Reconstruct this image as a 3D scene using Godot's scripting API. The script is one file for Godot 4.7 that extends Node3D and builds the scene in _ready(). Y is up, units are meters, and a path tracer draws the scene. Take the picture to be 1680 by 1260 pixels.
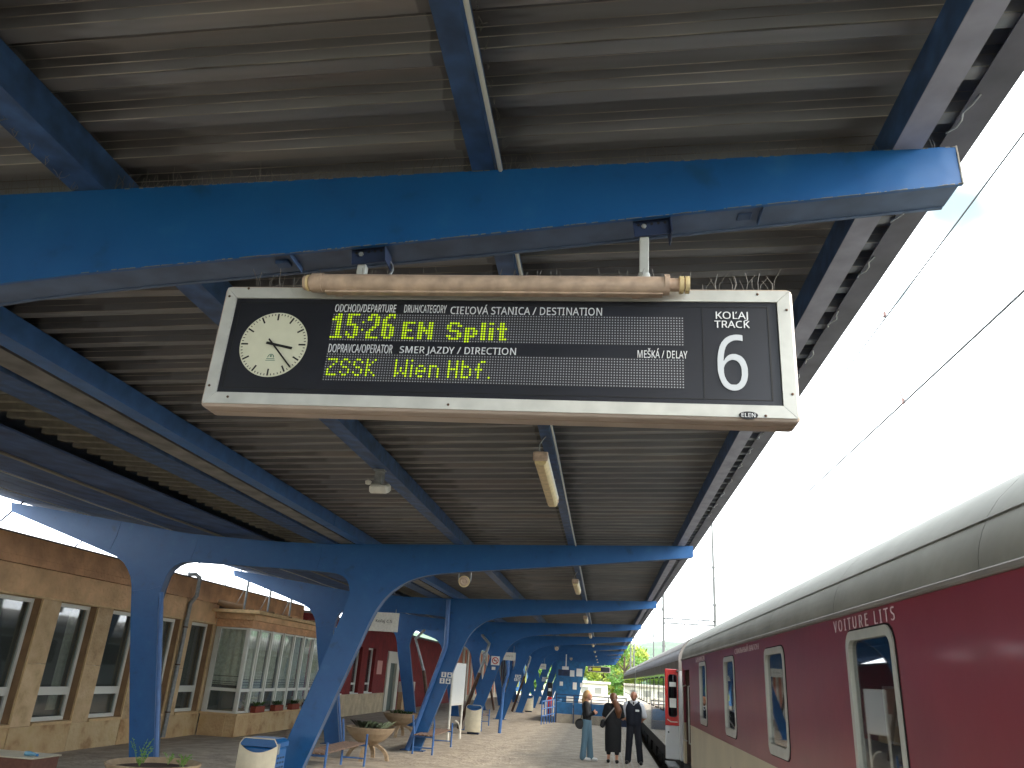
extends Node3D
# Railway platform under a blue steel canopy. Coordinates: x to the right (towards the train),
# h up from the platform surface, z = metres ahead of the camera along the platform (Godot -Z).

var M := {}
var names := {}
var font: SystemFont
var rng := RandomNumberGenerator.new()
const BAY := 9.0
const Z1 := 2.67            # first frame ahead of the camera
const FT := 0.19            # frame thickness

func P(x, h, z) -> Vector3: return Vector3(x, h, -z)

func _ready():
	rng.seed = 7
	setup_camera()
	setup_sky()
	font = SystemFont.new()
	font.font_names = PackedStringArray(["Droid Sans"])
	make_materials()
	make_ground()
	make_canopy()
	make_building()
	make_red_building()
	make_far_buildings()
	make_departure_board()
	make_far_board()
	make_sleeping_car()
	make_white_coaches()
	make_canopy_fittings()
	make_platform_furniture()
	make_stairs()
	make_catenary()
	make_trees()
	make_people()

func setup_camera():
	var cam := Camera3D.new()
	cam.name = "camera"
	var yaw := deg_to_rad(-7.77); var pitch := deg_to_rad(21.1); var roll := deg_to_rad(3.73)
	var f := Vector3(sin(yaw) * cos(pitch), sin(pitch), -cos(yaw) * cos(pitch))
	var r0 := Vector3(cos(yaw), 0, sin(yaw))
	var u0 := r0.cross(f)
	var r := cos(roll) * r0 + sin(roll) * u0
	var u := -sin(roll) * r0 + cos(roll) * u0
	cam.transform = Transform3D(Basis(r, u, -f), Vector3(0, 1.95, 0))
	cam.fov = 53.87
	cam.near = 0.05
	cam.far = 6000.0
	add_child(cam)
	cam.current = true

func setup_sky():
	var env := Environment.new()
	env.tonemap_mode = Environment.TONE_MAPPER_LINEAR
	env.tonemap_exposure = 8.2
	env.background_mode = Environment.BG_SKY
	var sky := Sky.new()
	var pm := PanoramaSkyMaterial.new()
	pm.panorama = sky_image()
	pm.energy_multiplier = 1.0
	sky.sky_material = pm
	env.sky = sky
	env.sdfgi_enabled = true
	env.ssao_enabled = true
	env.ssil_enabled = true
	env.fog_enabled = true
	env.fog_density = 0.00004
	env.fog_light_color = Color(0.86, 0.9, 0.95)
	var we := WorldEnvironment.new()
	we.name = "world_environment"
	we.environment = env
	add_child(we)
	var sun := DirectionalLight3D.new()
	sun.name = "sun"
	sun.light_energy = 0.28
	sun.light_color = Color(1.0, 0.95, 0.87)
	sun.light_angular_distance = 20.0
	sun.shadow_enabled = true
	# sun veiled by thin bright cloud, over the train on the right and a little behind the camera
	var to_sun := Vector3(0.8, 0.53, 0.22).normalized()
	sun.transform = Transform3D(Basis.looking_at(-to_sun, Vector3.FORWARD), Vector3(0, 30, 0))
	add_child(sun)

func sky_image() -> ImageTexture:
	var W := 1024; var H := 512
	var n := FastNoiseLite.new()
	n.seed = 11; n.frequency = 1.6; n.fractal_octaves = 5
	n.noise_type = FastNoiseLite.TYPE_SIMPLEX_SMOOTH
	var im := Image.create(W, H, false, Image.FORMAT_RGB8)
	for y in H:
		var th := PI * (y + 0.5) / H
		for x in W:
			var ph := TAU * (x + 0.5) / W
			var d := Vector3(sin(th) * sin(ph), cos(th), -sin(th) * cos(ph))
			var c: Color
			if d.y < -0.02:
				c = Color(0.45, 0.45, 0.44)
			else:
				var s = d / (0.35 + max(d.y, 0.0))
				var v := n.get_noise_3d(s.x * 1.1, 0.7, s.z * 1.1) * 0.5 + 0.5
				var w := n.get_noise_3d(d.x * 9.0, d.y * 9.0, d.z * 9.0)
				var gap: float = smoothstep(0.72, 0.86, v)
				for q in [[Vector3(0.387, 0.522, -0.76), 0.055], [Vector3(0.345, 0.44, -0.83), 0.035]]:
					gap = max(gap, smoothstep(q[1] * 1.2, q[1] * 0.2, d.distance_to(q[0].normalized()) + w * 0.05))
				c = Color(0.92, 0.955, 0.98).lerp(Color(0.335, 0.385, 0.395), gap * 0.97)
				c = c.lerp(Color(0.93, 0.955, 0.97), smoothstep(0.25, 0.0, d.y))
			im.set_pixel(x, y, c)
	return ImageTexture.create_from_image(im)

# ------------------------------------------------------------------ materials
func noise_image(sd: int, freq: float, size: int, oct := 4, cellular := false) -> Image:
	var n := FastNoiseLite.new()
	n.seed = sd; n.frequency = freq; n.fractal_octaves = oct
	n.noise_type = FastNoiseLite.TYPE_CELLULAR if cellular else FastNoiseLite.TYPE_SIMPLEX_SMOOTH
	var im := n.get_seamless_image(size, size)
	im.convert(Image.FORMAT_L8)
	return im

func ramp_tex(sd: int, freq: float, cols: Array, size := 256, oct := 5) -> ImageTexture:
	var im := noise_image(sd, freq, size, oct)
	var lut := PackedByteArray(); lut.resize(768)
	for i in 256:
		var t := i / 255.0 * (cols.size() - 1)
		var k: int = min(int(t), cols.size() - 2)
		var a: Color = cols[k]; var b: Color = cols[k + 1]
		var c := a.lerp(b, t - k)
		lut[i * 3] = int(c.r * 255); lut[i * 3 + 1] = int(c.g * 255); lut[i * 3 + 2] = int(c.b * 255)
	var src := im.get_data()
	var out := PackedByteArray(); out.resize(src.size() * 3)
	for i in src.size():
		var j := src[i] * 3
		out[i * 3] = lut[j]; out[i * 3 + 1] = lut[j + 1]; out[i * 3 + 2] = lut[j + 2]
	var res := Image.create_from_data(size, size, false, Image.FORMAT_RGB8, out)
	return ImageTexture.create_from_image(res)

func bump_tex(sd: int, freq: float, strength: float, size := 256, oct := 4) -> ImageTexture:
	var im := noise_image(sd, freq, size, oct)
	im.convert(Image.FORMAT_RGBA8)
	im.bump_map_to_normal_map(strength)
	return ImageTexture.create_from_image(im)

func mat(key: String, col: Color, rough: float, metal := 0.0) -> StandardMaterial3D:
	var m := StandardMaterial3D.new()
	m.albedo_color = col
	m.roughness = rough
	m.metallic = metal
	m.resource_name = key
	M[key] = m
	return m

func tri(m: StandardMaterial3D, tex: Texture2D, scale: float, bump: Texture2D = null, bs := 1.0):
	m.albedo_texture = tex
	m.uv1_triplanar = true
	m.uv1_world_triplanar = true
	m.uv1_scale = Vector3.ONE * scale
	if bump:
		m.normal_enabled = true
		m.normal_texture = bump
		m.normal_scale = bs

func vary(c: Color, a: float) -> Array:
	return [Color(c.r * (1 - a), c.g * (1 - a), c.b * (1 - a)), c, Color(min(c.r * (1 + a), 1), min(c.g * (1 + a), 1), min(c.b * (1 + a), 1))]

func mt(key, col, rough, var_amt, sd, freq, scale, metal := 0.0, bump = null, bs := 1.0):
	var m := mat(key, Color.WHITE, rough, metal)
	tri(m, ramp_tex(sd, freq, vary(col, var_amt)), scale, bump, bs)
	return m

func make_materials():
	var grit := bump_tex(5, 0.12, 3.0)
	var soft := bump_tex(6, 0.02, 4.0)
	# blue enamel on steel, a little chalky, with pale rubbed patches
	var m := mat("blue", Color.WHITE, 0.42)
	tri(m, ramp_tex(21, 0.012, [Color(0.06, 0.27, 0.44), Color(0.06, 0.31, 0.53), Color(0.065, 0.32, 0.54), Color(0.07, 0.325, 0.545), Color(0.13, 0.36, 0.56)], 512, 6), 0.45, soft, 0.12)
	mt("blue_dark", Color(0.1, 0.16, 0.28), 0.6, 0.2, 22, 0.02, 0.5)
	mt("blue_light", Color(0.24, 0.4, 0.62), 0.4, 0.1, 23, 0.02, 0.8)
	mt("purlin_blue", Color(0.2, 0.31, 0.47), 0.55, 0.25, 24, 0.03, 0.7)
	mt("blue_web", Color(0.3, 0.37, 0.48), 0.6, 0.15, 29, 0.02, 0.7)  # greyer than the face plates: dust, with bounce light painted in
	mt("flange_grey", Color(0.55, 0.55, 0.6), 0.55, 0.12, 30, 0.02, 0.7)
	mt("soffit", Color(0.25, 0.34, 0.5), 0.7, 0.25, 25, 0.015, 0.4)
	mt("galvanised", Color(0.55, 0.56, 0.56), 0.45, 0.15, 26, 0.03, 1.2, 0.5)
	mt("gutter", Color(0.45, 0.445, 0.44), 0.7, 0.2, 27, 0.02, 0.5)
	mt("sign_frame", Color(0.715, 0.72, 0.7), 0.4, 0.06, 31, 0.02, 1.3, 0.0, soft, 0.06)
	mt("sign_side", Color(0.66, 0.6, 0.55), 0.5, 0.05, 32, 0.02, 0.8)
	m = mt("sign_face", Color(0.065, 0.075, 0.115), 0.45, 0.15, 33, 0.015, 0.9)
	mat("gasket", Color(0.05, 0.05, 0.06), 0.6)
	mat("print_white", Color(0.82, 0.83, 0.84), 0.6)
	mat("print_grey", Color(0.7, 0.72, 0.74), 0.6)
	mt("dial", Color(0.8, 0.8, 0.71), 0.5, 0.015, 34, 0.02, 3.0)
	mat("black", Color(0.04, 0.04, 0.045), 0.5)
	mat("print_green", Color(0.3, 0.45, 0.38), 0.6)
	mt("tube_cover", Color(0.7, 0.61, 0.53), 0.4, 0.15, 35, 0.03, 1.5)
	mt("diffuser", Color(0.82, 0.74, 0.55), 0.4, 0.1, 36, 0.03, 1.5)
	mt("white_plastic", Color(0.85, 0.84, 0.8), 0.4, 0.05, 37, 0.03, 1.5)
	mt("asphalt", Color(0.64, 0.595, 0.535), 0.9, 0.14, 41, 0.03, 0.25, 0.0, grit, 0.5)
	mt("concrete", Color(0.6, 0.56, 0.5), 0.9, 0.12, 42, 0.02, 0.4, 0.0, grit, 0.5)
	mt("coping", Color(0.68, 0.65, 0.6), 0.9, 0.1, 43, 0.03, 0.4, 0.0, grit, 0.5)
	mt("ballast", Color(0.26, 0.23, 0.2), 0.95, 0.5, 44, 0.14, 1.0, 0.0, grit, 1.5)
	mt("rail_steel", Color(0.33, 0.25, 0.2), 0.5, 0.2, 45, 0.03, 1.0, 0.6)
	mt("field", Color(0.36, 0.38, 0.24), 0.95, 0.3, 46, 0.02, 0.02)
	mt("hill", Color(0.2, 0.29, 0.17), 1.0, 0.4, 47, 0.06, 0.006)
	var stone := [Color(0.7, 0.59, 0.44), Color(0.8, 0.69, 0.53), Color(0.84, 0.73, 0.57), Color(0.87, 0.77, 0.62)]
	for i in 3:
		m = mat("stone%d" % i, Color(1.0 - i * 0.05, 1.0 - i * 0.055, 1.0 - i * 0.06), 0.85)
		tri(m, ramp_tex(51 + i, 0.02, stone, 256, 6), 0.5, grit, 0.5)
		m = mat("plinth%d" % i, Color(1, 1.0 - i * 0.02, 1.0 - i * 0.04), 0.85)
		tri(m, ramp_tex(61 + i, 0.014, [Color(0.58, 0.44, 0.29), Color(0.76, 0.65, 0.49), Color(0.8, 0.71, 0.55), Color(0.77, 0.67, 0.48)], 256, 6), 0.35, grit, 0.5)
	mt("render_band", Color(0.84, 0.69, 0.52), 0.9, 0.1, 56, 0.02, 0.3, 0.0, grit, 0.4)
	mt("render_top", Color(0.81, 0.63, 0.47), 0.9, 0.1, 57, 0.02, 0.3, 0.0, grit, 0.4)
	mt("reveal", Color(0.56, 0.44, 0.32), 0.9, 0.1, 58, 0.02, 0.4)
	mt("trim", Color(0.82, 0.7, 0.52), 0.8, 0.08, 59, 0.03, 0.8)
	mt("red_wall", Color(0.48, 0.13, 0.12), 0.85, 0.12, 71, 0.02, 0.3, 0.0, grit, 0.4)
	mt("cream_wall", Color(0.75, 0.68, 0.56), 0.85, 0.1, 72, 0.02, 0.3, 0.0, grit, 0.4)
	mat("window_white", Color(0.84, 0.84, 0.8), 0.4)
	mat("door_green", Color(0.26, 0.32, 0.28), 0.5)
	mt("curtain", Color(0.76, 0.79, 0.7), 0.9, 0.12, 73, 0.03, 1.0)
	mat("room", Color(0.36, 0.35, 0.32), 0.95)
	m = mat("glass", Color(0.3, 0.34, 0.33, 0.3), 0.03)
	m.transparency = BaseMaterial3D.TRANSPARENCY_ALPHA
	m = mat("bay_glass", Color(0.6, 0.66, 0.64, 0.12), 0.03)
	m.transparency = BaseMaterial3D.TRANSPARENCY_ALPHA
	m = mat("train_glass", Color(0.1, 0.14, 0.18, 0.42), 0.02)
	m.transparency = BaseMaterial3D.TRANSPARENCY_ALPHA
	# carriage paint
	m = mt("burgundy", Color(0.5, 0.155, 0.21), 0.35, 0.07, 81, 0.01, 0.3, 0.0, soft, 0.035)
	m.clearcoat_enabled = true; m.clearcoat = 0.2; m.clearcoat_roughness = 0.1
	mt("cream_paint", Color(0.74, 0.69, 0.57), 0.35, 0.05, 82, 0.01, 0.3, 0.0, soft, 0.04)
	mt("train_roof", Color(0.51, 0.505, 0.475), 0.9, 0.07, 83, 0.012, 0.4, 0.0, soft, 0.1)
	mt("train_roof2", Color(0.5, 0.48, 0.46), 0.9, 0.08, 84, 0.012, 0.4, 0.0, soft, 0.08)
	m = mt("coach_white", Color(0.74, 0.75, 0.75), 0.16, 0.05, 85, 0.012, 0.3, 0.0, soft, 0.04)
	m.clearcoat_enabled = true; m.clearcoat = 0.8; m.clearcoat_roughness = 0.04
	m = mt("coach_red", Color(0.75, 0.1, 0.07), 0.25, 0.06, 86, 0.012, 0.3)
	mt("coach_band", Color(0.72, 0.72, 0.74), 0.45, 0.05, 90, 0.02, 0.4)
	mt("alu_frame", Color(0.74, 0.74, 0.7), 0.35, 0.04, 87, 0.02, 1.0, 0.2)
	mat("rubber", Color(0.05, 0.05, 0.05), 0.8)
	mt("under", Color(0.07, 0.065, 0.06), 0.8, 0.3, 88, 0.02, 0.8)
	mt("corridor", Color(0.33, 0.24, 0.2), 0.6, 0.15, 89, 0.02, 0.5)
	mt("bowl", Color(0.62, 0.54, 0.44), 0.9, 0.12, 91, 0.03, 1.0, 0.0, grit, 0.6)
	mt("soil", Color(0.2, 0.12, 0.08), 1.0, 0.5, 92, 0.1, 3.0, 0.0, grit, 1.5)
	mt("terracotta", Color(0.55, 0.24, 0.16), 0.8, 0.1, 93, 0.02, 1.0)
	mt("bin_cream", Color(0.8, 0.77, 0.68), 0.4, 0.05, 94, 0.02, 1.0)
	mt("slat", Color(0.45, 0.36, 0.3), 0.7, 0.2, 95, 0.03, 1.5)
	mt("brown_box", Color(0.45, 0.3, 0.25), 0.7, 0.1, 96, 0.03, 1.5)
	mt("parapet_blue", Color(0.1, 0.36, 0.55), 0.4, 0.12, 97, 0.02, 0.6)
	mt("bark", Color(0.25, 0.2, 0.15), 0.95, 0.3, 98, 0.05, 1.0)
	mt("mast", Color(0.32, 0.32, 0.31), 0.6, 0.1, 99, 0.03, 0.6, 0.3)
	for a in [["leaf_a", Color(0.38, 0.5, 0.13)], ["leaf_b", Color(0.29, 0.44, 0.13)], ["leaf_c", Color(0.48, 0.54, 0.16)], ["plant_green", Color(0.25, 0.38, 0.15)], ["weed_green", Color(0.42, 0.58, 0.25)], ["plant_grey", Color(0.52, 0.57, 0.44)]]:
		m = mat(a[0], a[1], 0.7)
		m.backlight_enabled = true
		m.backlight = Color(a[1].r * 0.5, a[1].g * 0.5, a[1].b * 0.3)
		m.cull_mode = BaseMaterial3D.CULL_DISABLED
	for a in [["skin", Color(0.78, 0.57, 0.46), 0.6], ["skin_tan", Color(0.68, 0.47, 0.36), 0.6], ["cloth_black", Color(0.075, 0.075, 0.085), 0.85], ["cloth_navy", Color(0.07, 0.085, 0.14), 0.85], ["cloth_dark", Color(0.1, 0.105, 0.14), 0.9], ["denim", Color(0.36, 0.47, 0.53), 0.9], ["shirt_white", Color(0.86, 0.86, 0.88), 0.8], ["shoe_white", Color(0.85, 0.84, 0.82), 0.6], ["hair_blonde", Color(0.68, 0.54, 0.36), 0.6], ["hair_brown", Color(0.42, 0.26, 0.15), 0.5], ["strap_grey", Color(0.62, 0.6, 0.58), 0.7], ["poster_yellow", Color(0.78, 0.8, 0.2), 0.7], ["poster_blue", Color(0.2, 0.5, 0.75), 0.7], ["orange_wall", Color(0.72, 0.42, 0.3), 0.85], ["white_wall", Color(0.82, 0.8, 0.74), 0.85], ["paper", Color(0.86, 0.86, 0.84), 0.8], ["red_sign", Color(0.7, 0.1, 0.1), 0.5], ["red_print", Color(0.72, 0.12, 0.1), 0.6], ["wire", Color(0.2, 0.2, 0.2), 0.6], ["spike", Color(0.42, 0.4, 0.37), 0.4], ["insulator", Color(0.35, 0.22, 0.18), 0.3], ["cable_white", Color(0.75, 0.75, 0.73), 0.5], ["conduit", Color(0.5, 0.48, 0.44), 0.6], ["pink_paper", Color(0.8, 0.6, 0.55), 0.8], ["bottle_blue", Color(0.45, 0.65, 0.75), 0.2], ["pink_letter", Color(0.84, 0.76, 0.77), 0.6], ["train_glass_dark", Color(0.05, 0.06, 0.075), 0.03]]:
		mat(a[0], a[1], a[2])
	sheet_materials()

func sheet_materials():
	# dirty ribbed sheet seen from below: brown-grey, streaked along the ribs, with darker bands
	# that end raggedly along the ribs beside the purlins
	var W := 768; var H := 384
	var n := FastNoiseLite.new(); n.seed = 3; n.frequency = 1.0; n.fractal_octaves = 5
	var n2 := FastNoiseLite.new(); n2.seed = 9; n2.frequency = 1.0; n2.fractal_octaves = 3
	var im := Image.create(W, H, false, Image.FORMAT_RGB8)
	var dark_bands := [[-0.44, 0.2], [-2.12, 0.36], [-3.86, 0.8]]
	for y in H:
		var v := y / float(H) * 6.0
		var tv := TAU * y / float(H)
		for x in W:
			var X := 1.52 - x / float(W) * 5.74 / 0.965
			var a := n.get_noise_3d(X * 0.35, cos(tv) * 3.0, sin(tv) * 3.0)
			var b := n2.get_noise_3d(X * 0.8 + 40.0, cos(tv) * 26.0, sin(tv) * 26.0)
			var c := Color(0.475, 0.48, 0.49)
			c = c.lerp(Color(0.55, 0.51, 0.48), clampf(a * 1.1, 0, 0.7))
			c = c.lerp(Color(0.41, 0.415, 0.425), clampf(-a * 1.1, 0, 0.7))
			c = c * (1.0 + b * 0.07)
			for s in dark_bands:
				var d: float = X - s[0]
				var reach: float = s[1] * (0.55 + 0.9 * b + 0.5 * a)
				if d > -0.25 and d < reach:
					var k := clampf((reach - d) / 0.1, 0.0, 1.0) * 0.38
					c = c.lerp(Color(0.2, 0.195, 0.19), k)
			if x > W * 0.975: c = Color(0.62, 0.6, 0.56) * (0.85 + 0.5 * n2.get_noise_2d(y * 0.05, 3.0))  # pale column for the folds: bare zinc with edge shine painted in
			c.a = 1.0
			im.set_pixel(x, y, c)
	im.generate_mipmaps()
	var t := ImageTexture.create_from_image(im)
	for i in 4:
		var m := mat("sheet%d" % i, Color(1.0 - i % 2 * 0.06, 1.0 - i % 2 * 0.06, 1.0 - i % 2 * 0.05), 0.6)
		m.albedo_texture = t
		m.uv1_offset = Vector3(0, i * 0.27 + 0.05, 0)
		m.metallic = 0.15
	mt("edge_dark", Color(0.31, 0.3, 0.33), 0.6, 0.15, 104, 0.02, 0.7)
	mt("sheet_left", Color(0.41, 0.395, 0.345), 0.65, 0.25, 103, 0.03, 0.6)

# ------------------------------------------------------------------ mesh helpers
func mk() -> SurfaceTool:
	var st := SurfaceTool.new()
	st.begin(Mesh.PRIMITIVE_TRIANGLES)
	return st

func face(st: SurfaceTool, pts: Array, outward: Vector3, uvs: Array = []):
	var a: Vector3 = pts[0]; var b: Vector3 = pts[1]; var c: Vector3 = pts[2]
	var n := (b - a).cross(c - a).normalized()
	var fl := n.dot(outward) < 0.0
	if fl: n = -n
	for i in range(1, pts.size() - 1):
		var idx := [0, i, i + 1] if fl else [0, i + 1, i]
		for k in idx:
			st.set_normal(n)
			if uvs.size() > 0: st.set_uv(uvs[k])
			st.add_vertex(pts[k])

func tri3(st, a, b, c, na, nb, nc):
	# smooth triangle, clockwise as seen from the side its normals face
	var g: Vector3 = (b - a).cross(c - a)
	if g.dot(na + nb + nc) > 0.0:
		st.set_normal(na); st.add_vertex(a); st.set_normal(nc); st.add_vertex(c); st.set_normal(nb); st.add_vertex(b)
	else:
		st.set_normal(na); st.add_vertex(a); st.set_normal(nb); st.add_vertex(b); st.set_normal(nc); st.add_vertex(c)

func cbox(st: SurfaceTool, c: Vector3, s: Vector3, bev := 0.0, B := Basis.IDENTITY):
	var hs := s * 0.5
	bev = min(bev, min(hs.x, min(hs.y, hs.z)) * 0.9)
	if bev <= 0.0:
		for ax in 3:
			for sg in [-1.0, 1.0]:
				var u := (ax + 1) % 3; var v := (ax + 2) % 3
				var pts := []
				for q in [[-1, -1], [1, -1], [1, 1], [-1, 1]]:
					var p := Vector3.ZERO
					p[ax] = sg * hs[ax]; p[u] = q[0] * hs[u]; p[v] = q[1] * hs[v]
					pts.append(c + B * p)
				var o := Vector3.ZERO; o[ax] = sg
				face(st, pts, B * o)
		return
	for ax in 3:
		var u := (ax + 1) % 3; var v := (ax + 2) % 3
		for sg in [-1.0, 1.0]:
			var pts := []
			for q in [[-1, -1], [1, -1], [1, 1], [-1, 1]]:
				var p := Vector3.ZERO
				p[ax] = sg * hs[ax]; p[u] = q[0] * (hs[u] - bev); p[v] = q[1] * (hs[v] - bev)
				pts.append(c + B * p)
			var o := Vector3.ZERO; o[ax] = sg
			face(st, pts, B * o)
		for su in [-1.0, 1.0]:
			for sv in [-1.0, 1.0]:
				var e := []
				for q in [[-1, 0], [1, 0], [1, 1], [-1, 1]]:
					var p := Vector3.ZERO
					p[ax] = q[0] * (hs[ax] - bev)
					p[u] = su * (hs[u] - (0.0 if q[1] == 0 else bev))
					p[v] = sv * (hs[v] - (bev if q[1] == 0 else 0.0))
					e.append(c + B * p)
				var o2 := Vector3.ZERO; o2[u] = su; o2[v] = sv
				face(st, e, B * o2)
	for sx in [-1.0, 1.0]:
		for sy in [-1.0, 1.0]:
			for sz in [-1.0, 1.0]:
				var o3 := Vector3(sx, sy, sz)
				var tr := []
				for ax in 3:
					var p := Vector3(sx * (hs.x - bev), sy * (hs.y - bev), sz * (hs.z - bev))
					p[ax] = o3[ax] * hs[ax]
					tr.append(c + B * p)
				face(st, tr, B * o3)

func bx(st, x0, x1, h0, h1, z0, z1, bev := 0.0):
	cbox(st, P((x0 + x1) * 0.5, (h0 + h1) * 0.5, (z0 + z1) * 0.5), Vector3(abs(x1 - x0), abs(h1 - h0), abs(z1 - z0)), bev)

func one_box(called, x0, x1, h0, h1, z0, z1, m, parent, bev := 0.0):
	var st := mk()
	bx(st, x0, x1, h0, h1, z0, z1, bev)
	return part(called, st, m, parent)

func prism(st: SurfaceTool, poly: PackedVector2Array, o: Vector3, U: Vector3, V: Vector3, W: Vector3):
	# polygon in the plane o + u U + v V, extruded along W
	var idx := Geometry2D.triangulate_polygon(poly)
	var wn := W.normalized()
	for k in range(0, idx.size(), 3):
		var t := []
		for j in 3:
			var p := poly[idx[k + j]]
			t.append(o + U * p.x + V * p.y)
		face(st, t, -wn)
		face(st, [t[0] + W, t[1] + W, t[2] + W], wn)
	var cw := Geometry2D.is_polygon_clockwise(poly)
	for i in poly.size():
		var a := poly[i]; var b := poly[(i + 1) % poly.size()]
		var e := b - a
		var n := Vector2(e.y, -e.x)
		if cw: n = -n
		var A := o + U * a.x + V * a.y; var B := o + U * b.x + V * b.y
		face(st, [A, B, B + W, A + W], U * n.x + V * n.y)

func tube(st: SurfaceTool, pts: Array, r, sides := 8, caps := true):
	# r: one radius or one per point
	var n := pts.size()
	var rings := []; var norms := []
	var up := Vector3.UP
	var prev := Vector3.ZERO
	for i in n:
		var t: Vector3
		if i == 0: t = pts[1] - pts[0]
		elif i == n - 1: t = pts[n - 1] - pts[n - 2]
		else: t = (pts[i + 1] - pts[i]).normalized() + (pts[i] - pts[i - 1]).normalized()
		t = t.normalized()
		if prev == Vector3.ZERO:
			prev = Vector3.RIGHT if abs(t.dot(Vector3.RIGHT)) < 0.8 else up
		var bn := t.cross(prev).normalized()
		var nn := bn.cross(t).normalized()
		prev = nn
		var rr: float = r[i] if r is Array else r
		var ring := []; var nr := []
		for k in sides:
			var a := TAU * k / sides
			var d := nn * cos(a) + bn * sin(a)
			ring.append(pts[i] + d * rr); nr.append(d)
		rings.append(ring); norms.append(nr)
	for i in n - 1:
		for k in sides:
			var k2 := (k + 1) % sides
			tri3(st, rings[i][k], rings[i + 1][k], rings[i + 1][k2], norms[i][k], norms[i + 1][k], norms[i + 1][k2])
			tri3(st, rings[i][k], rings[i + 1][k2], rings[i][k2], norms[i][k], norms[i + 1][k2], norms[i][k2])
	if caps:
		face(st, rings[0], pts[0] - pts[1])
		face(st, rings[n - 1], pts[n - 1] - pts[n - 2])

func lathe(st: SurfaceTool, prof: Array, c: Vector3, segs := 24, sx := 1.0, sz := 1.0, ax := Vector3.UP):
	# profile of Vector2(radius, height) turned round an axis through c
	var B := Basis.IDENTITY
	if ax != Vector3.UP:
		var q := Quaternion(Vector3.UP, ax.normalized())
		B = Basis(q)
	for i in prof.size() - 1:
		var p: Vector2 = prof[i]; var q2: Vector2 = prof[i + 1]
		var e := q2 - p
		var nn := Vector2(e.y, -e.x).normalized()
		for k in segs:
			var a0 := TAU * k / segs; var a1 := TAU * (k + 1) / segs
			var d0 := Vector3(cos(a0) * sx, 0, sin(a0) * sz); var d1 := Vector3(cos(a1) * sx, 0, sin(a1) * sz)
			var v00 := c + B * (d0 * p.x + Vector3.UP * p.y); var v01 := c + B * (d1 * p.x + Vector3.UP * p.y)
			var v10 := c + B * (d0 * q2.x + Vector3.UP * q2.y); var v11 := c + B * (d1 * q2.x + Vector3.UP * q2.y)
			var n0 := (B * (Vector3(cos(a0) / sx, 0, sin(a0) / sz) * nn.x + Vector3.UP * nn.y)).normalized()
			var n1 := (B * (Vector3(cos(a1) / sx, 0, sin(a1) / sz) * nn.x + Vector3.UP * nn.y)).normalized()
			if q2.x > 0.0001: tri3(st, v00, v10, v11, n0, n0, n1)
			if p.x > 0.0001: tri3(st, v00, v11, v01, n0, n1, n1)

# ------------------------------------------------------------------ objects
func numbered(n: String) -> String:
	var k: int = names.get(n, 0)
	names[n] = k + 1
	return n if k == 0 else "%s_%03d" % [n, k]

func tag(o: Node, label := "", category := "", group := "", kind := ""):
	if label: o.set_meta("label", label)
	if category: o.set_meta("category", category)
	if group: o.set_meta("group", group)
	if kind: o.set_meta("kind", kind)
	return o

func thing(called: String, label: String, category: String, base: Vector3, group := "") -> Node3D:
	var o := Node3D.new()
	o.name = numbered(called)
	add_child(o)
	o.position = base
	tag(o, label, category, group)
	return o

func gpos(n: Node) -> Vector3:
	var p := Vector3.ZERO
	while n and n != self:
		p += n.position
		n = n.get_parent()
	return p

func put(called: String, mesh: Mesh, m, parent: Node, at := Vector3.ZERO) -> MeshInstance3D:
	var o := MeshInstance3D.new()
	o.name = called
	o.mesh = mesh
	o.material_override = M[m] if m is String else m
	parent.add_child(o, true)
	o.position = at - gpos(parent)
	return o

func part(called: String, st: SurfaceTool, m, parent: Node) -> MeshInstance3D:
	return put(called, st.commit(), m, parent)

func struct(called: String, st: SurfaceTool, m) -> MeshInstance3D:
	var o := put(called, st.commit(), m, self)
	tag(o, "", "", "", "structure")
	return o

func copy_of(src: Node3D, shift: Vector3, label := "") -> Node3D:
	var base: String = src.name
	var us := base.rfind("_")
	if us > 0 and base.substr(us + 1).is_valid_int(): base = base.substr(0, us)
	var c: Node3D = src.duplicate()
	c.name = numbered(base)
	add_child(c)
	c.position = src.position + shift
	if label: c.set_meta("label", label)
	return c

func lettering(called: String, txt: String, parent: Node, at: Vector3, width: float, height: float, m, turn := 0.0, depth := 0.003) -> MeshInstance3D:
	# at: lower left corner of the text block, facing +Z before the turn
	var t := TextMesh.new()
	t.font = font
	t.text = txt
	t.font_size = 48
	t.pixel_size = 0.01
	t.depth = 0.05
	t.horizontal_alignment = HORIZONTAL_ALIGNMENT_LEFT
	var bb := t.get_aabb()
	var sx := width / bb.size.x; var sy := height / bb.size.y
	var o := MeshInstance3D.new()
	o.name = called
	o.mesh = t
	o.material_override = M[m] if m is String else m
	parent.add_child(o, true)
	var B := Basis(Vector3.UP, turn) * Basis.from_scale(Vector3(sx, sy, depth / 0.05))
	var off := B * Vector3(bb.position.x, bb.position.y, bb.position.z)
	o.transform = Transform3D(B, at - off - gpos(parent))
	return o

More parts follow.
